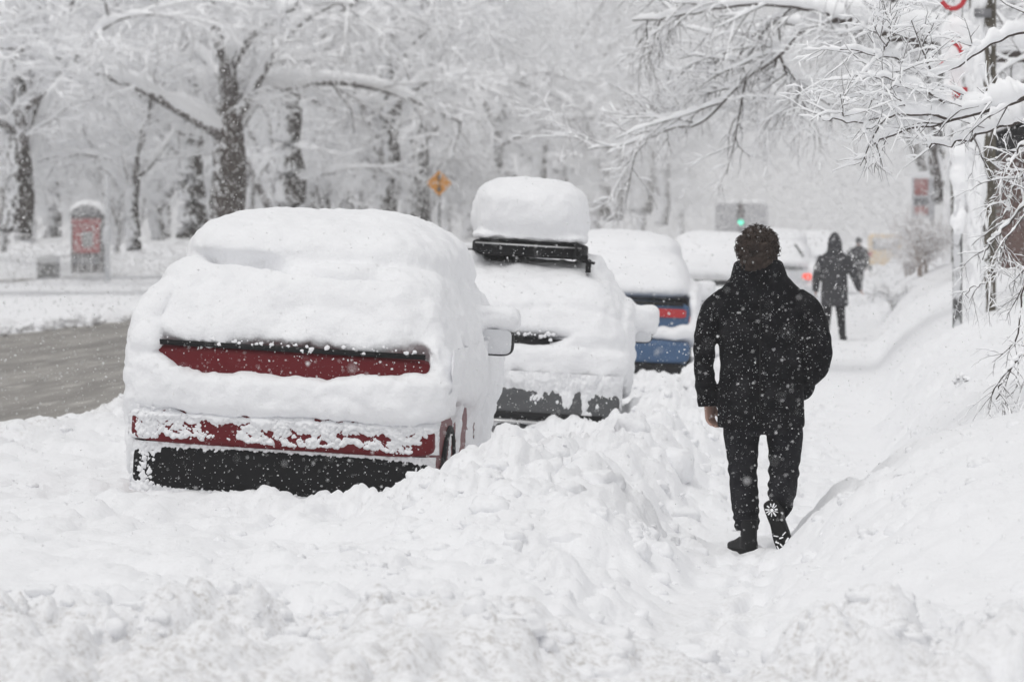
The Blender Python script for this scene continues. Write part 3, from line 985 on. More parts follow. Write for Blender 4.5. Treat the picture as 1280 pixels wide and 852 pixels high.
# ================================================================== PEOPLE
def rings_tube(sec, k=28, e=.85):
    """lofted body sections: (x, y, z, half width, half depth)"""
    th = np.linspace(0, 2 * math.pi, k, endpoint=False); c, s = np.cos(th), np.sin(th)
    sx, sy = np.sign(c) * np.abs(c) ** e, np.sign(s) * np.abs(s) ** e
    return loft([np.stack([x + a * sx, y + b * sy, np.full(k, z)], -1) for (x, y, z, a, b) in sec])


def limb(P, r, n=22, k=18):
    Q = spline([tuple(p) + (tuple(q) if hasattr(q, '__len__') else (q, q)) for p, q in zip(P, r)], n)
    return tube(Q[:, :3], Q[:, 3:], k)


def hand(mb, W, d, side, thumb, L=.185, curl=.5):
    """palm and five fingers; W wrist, d pointing direction, side = across the palm, thumb = +1/-1 along side"""
    W = np.asarray(W, float); d = np.asarray(d, float) / np.linalg.norm(d)
    s = np.asarray(side, float); s -= d * s.dot(d); s /= np.linalg.norm(s); n = np.cross(d, s)
    mb.add(*tube([W - d * .03, W, W + d * .04, W + d * .095], [(.024, .027), (.026, .029), (.017, .040), (.015, .040)], 14, s))
    for i, (o, l) in enumerate(zip((-.030, -.010, .010, .029), (.072, .080, .075, .058))):
        o = o * thumb * -1
        b = W + d * .075 + s * o
        p = [b, b + d * .022]
        a = 0
        for seg in (.42, .33, .25):
            a += curl * .62
            p.append(p[-1] + (d * math.cos(a) + n * math.sin(a)) * l * seg)
        mb.add(*tube(spline(p, 12), np.linspace(.0095, .0072, 12), 10))
    t0 = W + d * .02 + s * thumb * .024
    p = [t0, t0 + (d * .7 + s * thumb * .6) * .04, t0 + (d * .7 + s * thumb * .6) * .04 + (d * .9 + n * .4) * .045, t0 + (d * .7 + s * thumb * .5) * .04 + (d * .9 + n * .6) * .068]
    mb.add(*tube(spline(p, 12), np.linspace(.0135, .0085, 12), 10))


def head(mb, c, r=1.0, face=1.0, turn=0.0):
    """skull, jaw, nose, lips, ears; looks along +y"""
    cx, cy, cz = c; ct, st = math.cos(turn), math.sin(turn)
    def T(V):
        V = np.asarray(V) * r; return np.stack([cx + V[:, 0] * ct - V[:, 1] * st, cy + V[:, 0] * st + V[:, 1] * ct, cz + V[:, 2]], -1)
    for (p, h, e) in (((0, 0, .02), (.077, .096, .105), 1), ((0, .03, -.055), (.058, .062, .066), .9), ((0, .062, -.098), (.028, .03, .024), 1),
                      ((0, .102, -.022), (.013, .018, .022), 1), ((0, .092, .002), (.010, .014, .03), 1), ((0, .086, -.062), (.024, .012, .006), 1),
                      ((0, .084, -.072), (.021, .012, .007), 1), ((.077, -.005, -.018), (.011, .02, .034), 1), ((-.077, -.005, -.018), (.011, .02, .034), 1),
                      ((.032, .079, .012), (.013, .012, .010), 1), ((-.032, .079, .012), (.013, .012, .010), 1), ((0, .083, .032), (.055, .013, .008), 1)):
        V, F = sell(p, h, e, e, 26, 16); mb.add(T(V), F)


def cloth(V, Nn, amp, folds, seed):
    x, y, z = V.T
    d = amp * fbm(x * 9, y * 9, z * 5, 3, seed)
    for (cx, cz, sx, sz, ang, f, a) in folds:
        w = np.exp(-((x - cx) / sx) ** 2 - ((z - cz) / sz) ** 2)
        d = d + a * w * np.sin((x * math.sin(ang) + z * math.cos(ang)) * f + 2.2 * vnoise(x * 8, z * 8, y * 8, seed + 3))
    return V + Nn * d[:, None]


def garment(name, pieces, mat, root, voxel=.009, smooth=3, amp=.004, folds=(), seed=0):
    mb = MB()
    for p in pieces: mb.add(*p)
    V, F, Nn = fuse(mb, voxel, smooth)
    V = cloth(V, Nn, amp, folds, seed)
    return MB().add(V, F).build(name, mat, root)


def walker():
    """man walking away: right heel lifted, left hand hanging, right hand in the coat pocket"""
    root = empty('person', (-.60, 20.9, -.022), 'man in a black winter coat walking away, sole of one boot showing', 'person')
    HX, HZ = -.018, 1.640
    # ---- skin body, one surface
    mb = MB()
    head(mb, (HX, .02, HZ), 1.0, turn=.0)
    mb.add(*tube([(HX, .0, 1.60), (HX * .6, -.01, 1.53), (0, -.01, 1.44)], [.055, .058, .075], 18))
    mb.add(*rings_tube([(0, 0, .88, .16, .10), (0, 0, 1.0, .15, .095), (0, 0, 1.15, .155, .10), (0, 0, 1.32, .175, .105), (0, 0, 1.43, .15, .08), (0, 0, 1.47, .06, .05)]))
    LW = np.array([-.285, .035, .842]); RW = np.array([.185, .13, .93])
    mb.add(*limb([(-.17, 0, 1.41), (-.25, -.005, 1.30), (-.30, -.02, 1.10), LW], [.06, .05, .042, .027]))
    mb.add(*limb([(.17, 0, 1.41), (.25, -.01, 1.30), (.305, -.07, 1.10), RW], [.06, .05, .042, .027]))
    hand(mb, LW, (.06, .10, -1), (.55, .8, 0), 1, curl=.75)
    hand(mb, RW, (-.7, .35, -.6), (0, .3, 1), 1, curl=.35)
    mb.add(*limb([(-.085, 0, .90), (-.095, .03, .47), (-.088, .02, .24)], [.08, .055, .045]))
    mb.add(*limb([(.10, 0, .90), (.12, .06, .46), (.105, -.13, .33)], [.08, .055, .04]))
    V, F, Nn = fuse(mb, .0055, 1)
    body = MB().add(V, F).build('body', M['skin'], root)
    # ---- hair: short, tousled
    mb = MB().add(*sell((HX, -.005, HZ + .025), (.104, .122, .118), 1, 1, 40, 28)).add(*sell((HX, -.045, HZ - .045), (.090, .080, .075), .9, .9))
    V, F, Nn = fuse(mb, .006, 2)
    x, y, z = V.T
    d = .012 * (puffs(x * 26, y * 26, z * 26, 3, seed=5) - .35) * 2 + .006 * fbm(x * 60, y * 60, z * 30, 2, seed=6)
    d = d - .10 * sst(.05, .085, y) * sst(HZ + .085, HZ + .05, z)
    hb = MB().add(V + Nn * d[:, None], F)
    rs = np.random.RandomState(3)
    for i in range(520):
        u = rs.randn(3); u /= np.linalg.norm(u)
        if u[2] < -.35 or (u[1] > .45 and u[2] < .4): continue
        p = np.array([HX, -.005, HZ + .025]) + u * np.array([.104, .122, .118]) * 1.0
        t = np.cross(u, rs.randn(3)); t /= np.linalg.norm(t); l = .018 + .022 * rs.rand()
        q = [p - u * .01, p + u * l * .45 + t * l * .3, p + u * l * .55 + t * l * .9]
        hb.add(*tube(spline(q, 5), np.linspace(.0042, .0012, 5), 5))
    hb.build('hair', M['hair'], root)
    # ---- coat with a stand-up collar
    coat = [rings_tube([(.0, .0, .698, .232, .150), (.0, .0, .72, .236, .155), (.0, -.005, .85, .232, .155), (.006, -.008, 1.0, .232, .150), (.012, -.01, 1.12, .240, .150), (.010, -.01, 1.24, .245, .15), (-.0, -.008, 1.34, .250, .142), (-.0, 0, 1.40, .244, .125), (-.005, .0, 1.445, .215, .112), (-.010, .0, 1.485, .178, .110), (-.014, -.005, 1.52, .152, .110), (-.016, -.005, 1.56, .142, .110), (-.018, -.005, 1.592, .132, .108), (-.019, 0, 1.605, .11, .09)], 40, .8),
            limb([(-.185, 0, 1.395), (-.262, .0, 1.325), (-.300, -.015, 1.18), (-.308, -.02, 1.06), (-.302, .01, .94), (-.288, .03, .835)], [(.068, .080), (.070, .080), (.062, .074), (.058, .068), (.058, .064), (.053, .060)], 30),
            limb([(.185, 0, 1.395), (.262, -.005, 1.33), (.298, -.04, 1.21), (.312, -.075, 1.10), (.285, -.03, 1.015), (.205, .10, .94)], [(.068, .080), (.074, .082), (.076, .080), (.076, .078), (.076, .075), (.066, .066)], 30),
            tube([(-.288, .03, .870), (-.281, .036, .812)], [(.060, .066), (.060, .066)], 22), sell((.21, .09, .93), (.085, .10, .09), .8, .8)]
    c = garment('coat', coat, M['coat'], root, .0085, 2, .0045, [
        (.0, 1.28, .16, .10, .25, 52, .007), (-.1, 1.05, .14, .14, -.4, 46, .0075), (.12, 1.03, .14, .13, .5, 48, .008), (0, .82, .22, .10, 1.25, 44, .006),
        (-.30, 1.12, .06, .12, .2, 70, .0075), (-.30, .93, .06, .10, -.2, 80, .0075), (.31, 1.12, .07, .10, -.6, 75, .0085), (.28, 1.28, .07, .08, .5, 60, .006),
        (-.02, 1.50, .16, .035, 0, 120, .004), (.0, 1.40, .2, .05, .1, 60, .004)], 11)
    MB().add(*tube([(-.0, -.160, 1.42), (-.0, -.166, 1.2), (.0, -.164, 1.0), (0, -.164, .74)], [(.0035, .004)] * 4, 6)).build('back_seam', M['trim'], c)
    # ---- trousers
    garment('trousers', [rings_tube([(0, 0, .66, .185, .125), (0, 0, .80, .19, .13), (0, 0, .95, .17, .115)]),
                         limb([(-.098, .0, .86), (-.106, .01, .68), (-.097, .03, .47), (-.09, .02, .30), (-.076, .0, .135)], [(.105, .115), (.10, .105), (.080, .085), (.076, .085), (.066, .078)], 30),
                         limb([(.105, .0, .86), (.130, .03, .66), (.125, .045, .46), (.118, -.08, .36), (.112, -.225, .275)], [(.108, .115), (.10, .105), (.082, .088), (.076, .084), (.062, .072)], 30)],
            M['trousers'], root, .0085, 2, .004, [(-.1, .47, .1, .07, .2, 95, .008), (.12, .46, .1, .08, -.3, 90, .009), (-.08, .19, .09, .07, .1, 110, .008), (.1, .32, .09, .08, .4, 100, .008), (0, .66, .2, .06, .6, 60, .005)], 17)
    # ---- planted left boot, toe turned out
    def boot(name, parent):
        """boot along +y from the heel at the origin, sole at z = 0"""
        secs = [(-.036, .030, .050), (-.03, .038, .075), (.02, .042, .10), (.08, .044, .085), (.14, .048, .062), (.20, .045, .05), (.245, .034, .042), (.262, .018, .03)]
        th = np.linspace(0, 2 * math.pi, 24, endpoint=False)
        rings = []
        for (y, w, h) in secs:
            c, s = np.cos(th), np.sin(th)
            rings.append(np.stack([np.sign(c) * np.abs(c) ** .7 * w, np.full(24, y), .022 + (np.sign(s) * np.abs(s) ** .8 * .5 + .5) * h], -1))
        mb = MB().add(*loft(rings)).add(*tube([(0, .02, .05), (0, .012, .13), (0, .01, .20)], [(.046, .058), (.044, .054), (.048, .058)], 22))
        V, F, Nn = fuse(mb, .006, 4)
        o = MB().add(V, F).build(name, M['boot'], parent)
        ol = np.array([(.030, -.036), (.040, -.01), (.039, .05), (.037, .09), (.047, .15), (.048, .19), (.040, .24), (.020, .268), (0, .274), (-.020, .268), (-.038, .24), (-.045, .19), (-.044, .15), (-.036, .09), (-.038, .05), (-.039, -.01), (-.030, -.036), (0, -.045)])
        ol = spline(np.concatenate([ol, ol[:1]]), 72)[:-1]
        r0 = np.concatenate([ol, np.full((len(ol), 1), 0)], 1)
        lay = [r0 * [.985, .995, 1], r0 + [0, 0, .006], r0 * [1, 1, 1] + [0, 0, .026], r0 * [.93, .97, 1] + [0, 0, .034]]
        so = MB().add(*loft(lay)).build('sole', M['sole'], o)
        return o, so
    b1, _ = boot('boot', root)
    b1.location = (-.058, -.06, .0); b1.rotation_euler = (0, 0, R(24))
    # ---- lifted right boot: toe on the snow, sole turned to the viewer
    b2, so = boot('boot', root)
    mw = Matrix.Translation((.066, -.335, .280)) @ Matrix.Rotation(R(-6), 4, 'Z') @ Matrix.Rotation(R(-20), 4, 'Y') @ Matrix.Rotation(R(-98), 4, 'X')
    b2.matrix_basis = mw
    # snow packed between the lugs of that sole
    pk = MB()
    def bar(x, y, ang, l, w):
        c, s = math.cos(ang), math.sin(ang)
        V, F = sell((0, 0, 0), (l, w, .004), .5, .5, 14, 8)
        pk.add(np.stack([x + V[:, 0] * c - V[:, 1] * s, y + V[:, 0] * s + V[:, 1] * c, V[:, 2] - .0005], -1), F)
    for k in range(11):
        a = 2 * math.pi * k / 11 + .2 + .12 * math.sin(k * 5)
        bar(.024 * math.cos(a), .010 + .027 * math.sin(a), a, .0085 + .005 * math.sin(k * 2.3) ** 2, .0022 + .0022 * math.cos(k * 1.7) ** 2)
    pk.add(*sell((0, .012, 0), (.009, .010, .003), .8, .8, 12, 8))
    rs = np.random.RandomState(5)
    for (x, y, a, l, w) in [(-.024, .150, .5, .014, .003), (.022, .152, -.5, .014, .003), (.0, .168, 0, .012, .004), (-.028, .185, .7, .012, .004), (.026, .19, -.7, .016, .005), (-.012, .205, 1.2, .011, .004), (.008, .225, -.9, .012, .005), (-.022, .232, .8, .012, .005), (.018, .248, -.5, .012, .006), (-.004, .255, 1.5, .010, .005), (.033, .222, 1.3, .012, .004), (-.034, .21, 1.4, .010, .003)]:
        bar(x, y, a, l, w)
    tag(pk.build('packed_snow', M['snow_tree'], so), kind='stuff')
    return root


walker()


def far_walker(label, loc, s, hood, pose, coat_mat, yaw=0.0):
    """pedestrian far down the path; pose gives the joints in metres for a 1.75 m figure"""
    root = empty('person', loc, label, 'person', (0, 0, yaw))
    root.scale = (s, s, s)
    sk = MB(); head(sk, (0, .03, 1.60), .98)
    sk.add(*tube([(0, 0, 1.54), (0, -.01, 1.40)], [.055, .07], 14))
    sk.add(*rings_tube([(0, 0, .85, .15, .1), (0, 0, 1.1, .15, .1), (0, 0, 1.3, .17, .1), (0, 0, 1.40, .13, .08)]))
    for sd in ('l', 'r'):
        A = [np.array(p, float) for p in pose['arm_' + sd]]; L = [np.array(p, float) for p in pose['leg_' + sd]]
        sk.add(*limb(A, [.055, .045, .028]))
        d = A[2] - A[1]; d /= np.linalg.norm(d)
        hand(sk, A[2], d, (0, 1, .2) if abs(d[1]) < .8 else (1, 0, 0), 1, curl=.5)
        sk.add(*limb(L, [.075, .05, .035]))
    V, F, Nn = fuse(sk, .009, 1); MB().add(V, F).build('body', M['skin'], root)
    ct = [rings_tube([(0, 0, pose['hem'], .215, .14), (0, 0, pose['hem'] + .05, .22, .145), (0, 0, 1.0, .205, .14), (0, 0, 1.15, .21, .14), (0, 0, 1.30, .225, .135), (0, 0, 1.38, .20, .115), (0, 0, 1.43, .13, .10), (0, .01, 1.48, .10, .10)])]
    for sd in ('l', 'r'):
        A = pose['arm_' + sd]
        ct.append(limb([A[0], A[1], np.array(A[1]) + (np.array(A[2]) - np.array(A[1])) * 1.25], [.082, .072, .055]))
    if hood:
        ct.append(rings_tube([(0, -.01, 1.40, .14, .11), (0, -.01, 1.48, .115, .115), (0, -.01, 1.58, .112, .125), (0, -.015, 1.66, .095, .115), (0, -.02, 1.72, .06, .08), (0, -.025, 1.755, .02, .03)]))
    garment('coat', ct, coat_mat, root, .013, 3, .006, [(0, 1.1, .2, .15, .4, 40, .008), (0, .8, .2, .1, .9, 40, .006)], 23)
    if not hood:
        V, F = sell((0, .0, 1.635), (.098, .115, .105), 1, 1); MB().add(V, F).build('hat', M['trousers'], root)
    tr = [rings_tube([(0, 0, .66, .16, .11), (0, 0, .80, .17, .12), (0, 0, .95, .15, .1)])]
    for sd in ('l', 'r'):
        tr.append(limb(pose['leg_' + sd], [.095, .075, .055]))
    garment('trousers', tr, M['trousers'], root, .013, 3, .005, (), 29)
    for sd in ('l', 'r'):
        a = np.array(pose['leg_' + sd][2], float)
        t = pose.get('toe_' + sd, (0, .17, -.03))
        bt = MB().add(*sell(a + (0, .0, -.02), (.05, .06, .09), .8, .8)).add(*tube([a + (0, -.05, -.055), a + (t[0] * .5, t[1] * .5, t[2] - .03), a + np.array(t) + (0, 0, -.035)], [(.045, .04), (.048, .04), (.04, .03)], 14))
        V, F, Nn = fuse(bt, .012, 2); MB().add(V, F).build('boot', M['boot'], root)
    return root


far_walker('hooded person in a dark grey coat walking on the path, arms swung wide', (-.62, 64, float(ground_h(-.55, 64., False)) + .0), 1.03, True, dict(
    hem=.56, arm_l=[(-.18, 0, 1.36), (-.275, -.02, 1.10), (-.30, .03, .86)], arm_r=[(.18, 0, 1.36), (.29, .0, 1.12), (.385, .05, .88)],
    leg_l=[(-.09, 0, .85), (-.12, .16, .50), (-.125, .05, .24)], leg_r=[(.09, 0, .85), (.10, .02, .46), (.13, -.05, .10)], toe_r=(.05, .14, -.02), toe_l=(-.02, .14, -.06)), M['coat_grey'])
far_walker('small bareheaded dark figure farthest along the path, elbow bent out', (-.42, 121, float(ground_h(-.42, 121., False))), 1.0, False, dict(
    hem=.70, arm_l=[(-.18, 0, 1.36), (-.35, -.05, 1.16), (-.27, .12, .98)], arm_r=[(.18, 0, 1.36), (.27, -.03, 1.10), (.24, .02, .84)],
    leg_l=[(-.08, 0, .85), (-.10, .14, .50), (-.08, .02, .25)], leg_r=[(.08, 0, .85), (.07, .03, .47), (.04, .0, .10)]), M['coat_grey'])

# ================================================================== TREES
class Tubes:
    """many small tapered tubes, batched by point count"""
    def __init__(s, k): s.k = k; s.b = {}
    def add(s, P, r): s.b.setdefault(len(P), ([], []))[0].append(P); s.b[len(P)][1].append(r)

    def solve(s):
        V, F, n = [], [], 0
        k = s.k; a = np.linspace(0, 2 * math.pi, k, endpoint=False)
        for m, (P, r) in s.b.items():
            P = np.array(P, float); r = np.array(r, float); B = len(P)
            T = np.gradient(P, axis=1); T /= np.linalg.norm(T, axis=2, keepdims=True) + 1e-9
            S = np.stack([T[..., 1], -T[..., 0], 0 * T[..., 0]], -1); S[..., 0] += 1e-4
            S /= np.linalg.norm(S, axis=2, keepdims=True)
            N2 = np.cross(S, T)
            ring = P[:, :, None] + r[..., None, None] * (np.cos(a)[None, None, :, None] * S[:, :, None] + np.sin(a)[None, None, :, None] * N2[:, :, None])
            V.append(ring.reshape(-1, 3))
            i = np.arange(k); j = (i + 1) % k
            q = np.concatenate([np.stack([l * k + i, l * k + j, (l + 1) * k + j, (l + 1) * k + i], -1) for l in range(m - 1)])
            F.append((q[None] + (np.arange(B) * m * k)[:, None, None] + n).reshape(-1, 4)); n += B * m * k
        return np.concatenate(V), [np.concatenate(F)]


class SnowOn(Tubes):
    """snow lying along the tops of branches"""
    def solve2(s, rs, a=.012, f=.55, hmul=1.2, lump=.35, aref=0, lift=.46):
        V, F, n = [], [], 0
        k = s.k; an = np.linspace(0, 2 * math.pi, k, endpoint=False)
        for m, (P, r) in s.b.items():
            P = np.array(P, float); r = np.array(r, float); B = len(P)
            T = np.gradient(P, axis=1); T /= np.linalg.norm(T, axis=2, keepdims=True) + 1e-9
            S = np.stack([T[..., 1], -T[..., 0], 0 * T[..., 0]], -1); S[..., 0] += 1e-4
            S /= np.linalg.norm(S, axis=2, keepdims=True)
            N2 = np.cross(S, T)
            hz = np.clip(1.12 - np.abs(T[..., 2]) ** 1.5, .12, 1)
            aa = a * np.clip(r / aref, .12, 1) if aref else a
            w = (r * (1 + f) + aa) * (1 + lump * rs.randn(B, m).clip(-1.6, 1.6)) * (.55 + .45 * hz); w = np.maximum(w, .0025)
            h = w * hmul * hz
            taper = np.ones(m); taper[0] = .6; taper[-1] = .35
            w *= taper; h *= taper
            C = P + N2 * (r * .55 + h * lift)[..., None]
            ring = C[:, :, None] + w[..., None, None] * np.cos(an)[None, None, :, None] * S[:, :, None] + h[..., None, None] * np.sin(an)[None, None, :, None] * N2[:, :, None]
            V.append(ring.reshape(-1, 3))
            i = np.arange(k); j = (i + 1) % k
            q = np.concatenate([np.stack([l * k + i, l * k + j, (l + 1) * k + j, (l + 1) * k + i], -1) for l in range(m - 1)])
            F.append((q[None] + (np.arange(B) * m * k)[:, None, None] + n).reshape(-1, 4)); n += B * m * k
        return np.concatenate(V), [np.concatenate(F)]


def branch_path(rs, p, d, L, n, droop, wig):
    P = [np.array(p, float)]; d = np.array(d, float); d /= np.linalg.norm(d)
    for i in range(n - 1):
        d = d + rs.randn(3) * wig + np.array([0, 0, -droop * (i + 1) / n])
        d /= np.linalg.norm(d)
        P.append(P[-1] + d * L / (n - 1))
    return np.array(P)


def side_dir(rs, T, spread, up):
    """a direction leaving T sideways"""
    v = rs.randn(3); v -= T * v.dot(T); v /= np.linalg.norm(v) + 1e-9
    d = T * math.cos(spread) + v * math.sin(spread) + np.array([0, 0, up])
    return d / np.linalg.norm(d)


def sprout(rs, parents, per, t0, Lr, spread, up, droop, wig, n, rr, tip=.35):
    out = []
    for (P, r) in parents:
        c = max(1, int(round(per * rs.uniform(.75, 1.25))))
        L0 = np.linalg.norm(np.diff(P, axis=0), axis=1).sum()
        for i in range(c):
            t = t0 + (1 - t0) * (i + rs.rand()) / c
            f = t * (len(P) - 1); k = min(int(f), len(P) - 2); w = f - k
            p = P[k] * (1 - w) + P[k + 1] * w; q = r[k] * (1 - w) + r[k + 1] * w
            T = P[k + 1] - P[k]; T /= np.linalg.norm(T) + 1e-9
            L = rs.uniform(*Lr) * (1.15 - .55 * t)
            B = branch_path(rs, p, side_dir(rs, T, spread * rs.uniform(.7, 1.25), up), L, n, droop, wig)
            r0 = min(q * .85, rr * rs.uniform(.8, 1.2))
            out.append((B, np.linspace(r0, r0 * tip, n)))
    return out


TOP = .47


def tree_meshes(seed, H=11.0, fork=3.2, r0=.34, nl=6, limbL=(4.2, 6.0), per=(8, 7, 4), up=.25, droop=.16, lean=(0, 0), double=False, limb_t0=None, twig=(.55, 1.1), snow_a=.019):
    rs = np.random.RandomState(seed)
    n = 9
    z = np.linspace(-.3, H * TOP, n)
    tr = np.stack([lean[0] * (z / H) ** 1.2 + .05 * np.cumsum(rs.randn(n)) * (z > 1), lean[1] * (z / H) + .05 * np.cumsum(rs.randn(n)) * (z > 1), z], -1)
    rad = r0 * np.interp(z, [-.3, .25, 1.0, fork, H * TOP], [1.45, 1.18, 1.0, .84, .42])
    main = [(tr, rad)]
    if double:
        k = np.searchsorted(z, fork) - 1; a = rs.rand() * 6.28
        B = branch_path(rs, tr[k], (.8 * math.cos(a), .8 * math.sin(a), 1), H * .5, 8, -.02, .10)
        main.append((B, np.linspace(rad[k] * .75, rad[k] * .3, 8)))
    limbs = []
    for (P, r) in main:
        m = nl if P is tr else max(2, nl // 2)
        for i in range(m):
            t = (fork + (H * TOP - fork) * (i + .3 * rs.rand()) / m); t = (t + .3) / (H * TOP + .3) if P is tr else .35 + .6 * i / m
            f = t * (len(P) - 1); k = min(int(f), len(P) - 2); w = f - k
            p = P[k] * (1 - w) + P[k + 1] * w
            a = i * 2.4 + rs.rand() * .9 + seed
            el = R(rs.uniform(18, 62)) + up * .5
            L = rs.uniform(*limbL) * (1.1 - .3 * i / m)
            B = branch_path(rs, p, (math.cos(a) * math.cos(el), math.sin(a) * math.cos(el), math.sin(el)), L, 9, droop, .11)
            rb = r[k] * rs.uniform(.38, .55)
            limbs.append((B, np.linspace(rb, rb * .22, 9)))
    top = main[0]
    b1 = sprout(rs, limbs, per[0], .22, (1.4, 2.8), R(52), .10, .12, .14, 6, .024)
    b1 += sprout(rs, [(tr[5:], rad[5:])], 6, .1, (1.5, 2.6), R(60), .15, .10, .14, 6, .026)
    b2 = sprout(rs, b1, per[1], .12, (.6, 1.3), R(48), .04, .12, .16, 5, .009)
    b3 = sprout(rs, b2, per[2], .15, (twig[0] * .6, twig[1] * .7), R(45), .0, .08, .18, 4, .0045)
    tk = Tubes(14)
    Q = spline(np.concatenate([tr, rad[:, None]], 1), 26); tk.add(Q[:, :3], Q[:, 3])
    lb = Tubes(10)
    for P, r in main[1:] + limbs: lb.add(spline(P, 14), np.interp(np.linspace(0, 1, 14), np.linspace(0, 1, len(r)), r))
    cw = Tubes(4); sn = SnowOn(6)
    for P, r in b1 + b2 + b3: cw.add(P, r)
    for P, r in limbs: sn.add(spline(P, 18), np.interp(np.linspace(0, 1, 18), np.linspace(0, 1, len(r)), r))
    for P, r in b1 + b2 + b3: sn.add(P, r)
    for P, r in main[1:]: sn.add(spline(P, 16), np.interp(np.linspace(0, 1, 16), np.linspace(0, 1, len(r)), r))
    return (mesh_np('trunk', *tk.solve()), mesh_np('crown', *MB().add(*lb.solve()).add(*cw.solve()).data()), mesh_np('snow_cover', *sn.solve2(rs, a=snow_a)))


def make_tree(ms, mat, loc, rz, s, label, group, sz=None):
    t = empty('tree', loc, label, 'tree', (0, 0, rz), group)
    t.scale = (s, s, sz or s)
    for me, mm, nm in zip(ms, (mat, M['bark_limb'], M['snow_tree']), ('trunk', 'crown', 'snow_cover')):
        o = bpy.data.objects.new(nm, me); COL.objects.link(o); o.parent = t
        if not me.materials: me.materials.append(mm)
        if nm != 'trunk': o['kind'] = 'stuff'
        if nm == 'trunk':
            o.material_slots[0].link = 'OBJECT'; o.material_slots[0].material = mat
    return t


KA = tree_meshes(1, 11, 3.4, .36, 7, (4.5, 6.2), (8, 7, 4), droop=.20)
KB = tree_meshes(2, 10, 2.6, .24, 6, (4.0, 5.5), (8, 7, 4), lean=(.9, 0), droop=.18)
KC = tree_meshes(3, 12, 3.6, .42, 8, (4.5, 6.5), (8, 7, 4), droop=.22)
KD = tree_meshes(4, 9, 1.9, .15, 6, (3.0, 4.4), (7, 6, 4), double=True, droop=.14)
KE = tree_meshes(6, 10.5, 2.4, .30, 7, (4.2, 6.0), (8, 7, 4), double=True, droop=.19)
KINDS = [KA, KB, KC, KD, KE]


def place(kind, px, Y, rz, s, mat, label, z=None, group=None, sz=None):
    p = at(px, 298, Y)
    return make_tree(KINDS[kind], M[mat], (p[0], Y, .15 if z is None else z), rz, s, label, group, sz)


GL = 'trees of the median row'
place(4, 28, 102, 2.6, 1.5, 'bark_dark', 'dark forked tree with a snow streaked trunk, standing at the left of the tree row', group=GL, sz=1.25)
place(1, 165, 105, .2, .95, 'bark', 'slim dark leaning tree beside the red kiosk, snow plastered on its trunk', group=GL)
place(0, 236, 112, 1.7, 1.3, 'bark_dark', 'thick tree with a speckled trunk, just left of the broadest dark trunk', group=GL, sz=1.08)
place(2, 283, 104, 4.0, 1.3, 'bark_bare', 'broad dark brown trunked tree rising behind the red car', group=GL, sz=1.1)
place(4, 343, 132, 5.2, .9, 'bark_dark', 'forked mid grey tree right of the broadest dark trunk', group=GL)
place(3, 410, 150, 1.0, 1.05, 'bark_dark', 'thin forked tree standing between the red car roof and the yellow sign', group=GL)
place(3, 437, 160, 2.2, 1.1, 'bark_dark', 'thin tree with a low fork, second of the pair behind the red car roof', group=GL)
place(1, 482, 150, 3.6, 1.0, 'bark_dark', 'straight dark trunked tree a little left of the yellow sign', group=GL)
place(3, 536, 168, 4.6, 1.05, 'bark_dark', 'thin dark tree directly beside the yellow diamond sign', group=GL)
# pale rows that fade into the snowfall: nothing in the picture tells these apart
rs = np.random.RandomState(12)
GH = 'snow laden trees fading into the haze'
LH = 'snow laden tree of the pale rows fading into the snowfall behind the dark trunks'
for i in range(34):
    Y = rs.uniform(118, 300); px = rs.uniform(-60, 720)
    while at(px, 298, Y)[0] > -19.5 or 78 < px < 142: px = rs.uniform(-60, 720); Y = rs.uniform(118, 300)
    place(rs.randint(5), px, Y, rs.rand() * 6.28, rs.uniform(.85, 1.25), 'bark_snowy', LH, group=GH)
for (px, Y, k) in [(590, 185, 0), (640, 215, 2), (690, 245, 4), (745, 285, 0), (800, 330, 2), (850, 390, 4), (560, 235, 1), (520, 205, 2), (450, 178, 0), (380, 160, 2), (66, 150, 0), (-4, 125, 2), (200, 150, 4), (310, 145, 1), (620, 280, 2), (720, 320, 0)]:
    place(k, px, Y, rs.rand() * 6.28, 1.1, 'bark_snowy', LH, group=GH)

GS = 'street trees whose crowns close over the roadway'
for (X, Y, k, sc, rz, lab) in [(-18.0, 118, 0, 1.45, .6, 'tall snow laden street tree standing behind the roof of the red car'),
                           (-17.6, 148, 2, 1.45, 2.9, 'tall snow laden street tree beside the yellow sign, crown over the roadway'),
                           (-17.8, 178, 4, 1.6, 4.4, 'pale snow laden street tree behind the snow dome of the grey car'),
                           (-17.6, 215, 0, 1.7, 1.5, 'hazy snow laden street tree just right of the snow dome'),
                           (-17.4, 258, 2, 1.8, 5.4, 'hazy snow laden street tree above the blue car'),
                           (-17.2, 134, 4, 1.6, 3.9, 'tall snow laden street tree between the red car roof and the snow dome'),
                           (-16.9, 196, 1, 2.0, .9, 'snow laden street tree arching high over the grey car'),
                           (-17.0, 238, 0, 2.1, 2.2, 'snow laden street tree arching high over the gap between grey and blue cars'),
                           (-17.0, 285, 2, 2.2, 4.1, 'pale snow laden street tree arching high over the blue car'),
                           (-17.5, 320, 4, 2.0, 3.3, 'faintest snow laden street tree, left of the green traffic light')]:
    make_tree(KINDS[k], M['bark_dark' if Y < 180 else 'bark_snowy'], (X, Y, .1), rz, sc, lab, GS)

# ---- trees of the right side, reaching over the street
GR = 'trees along the pavement side'
def right_tree(kind, X, Y, rz, s, mat, label):
    z = float(ground_h(X, Y, False)) - .05
    return make_tree(KINDS[kind], M[mat], (X, Y, z), rz, s, label, GR)


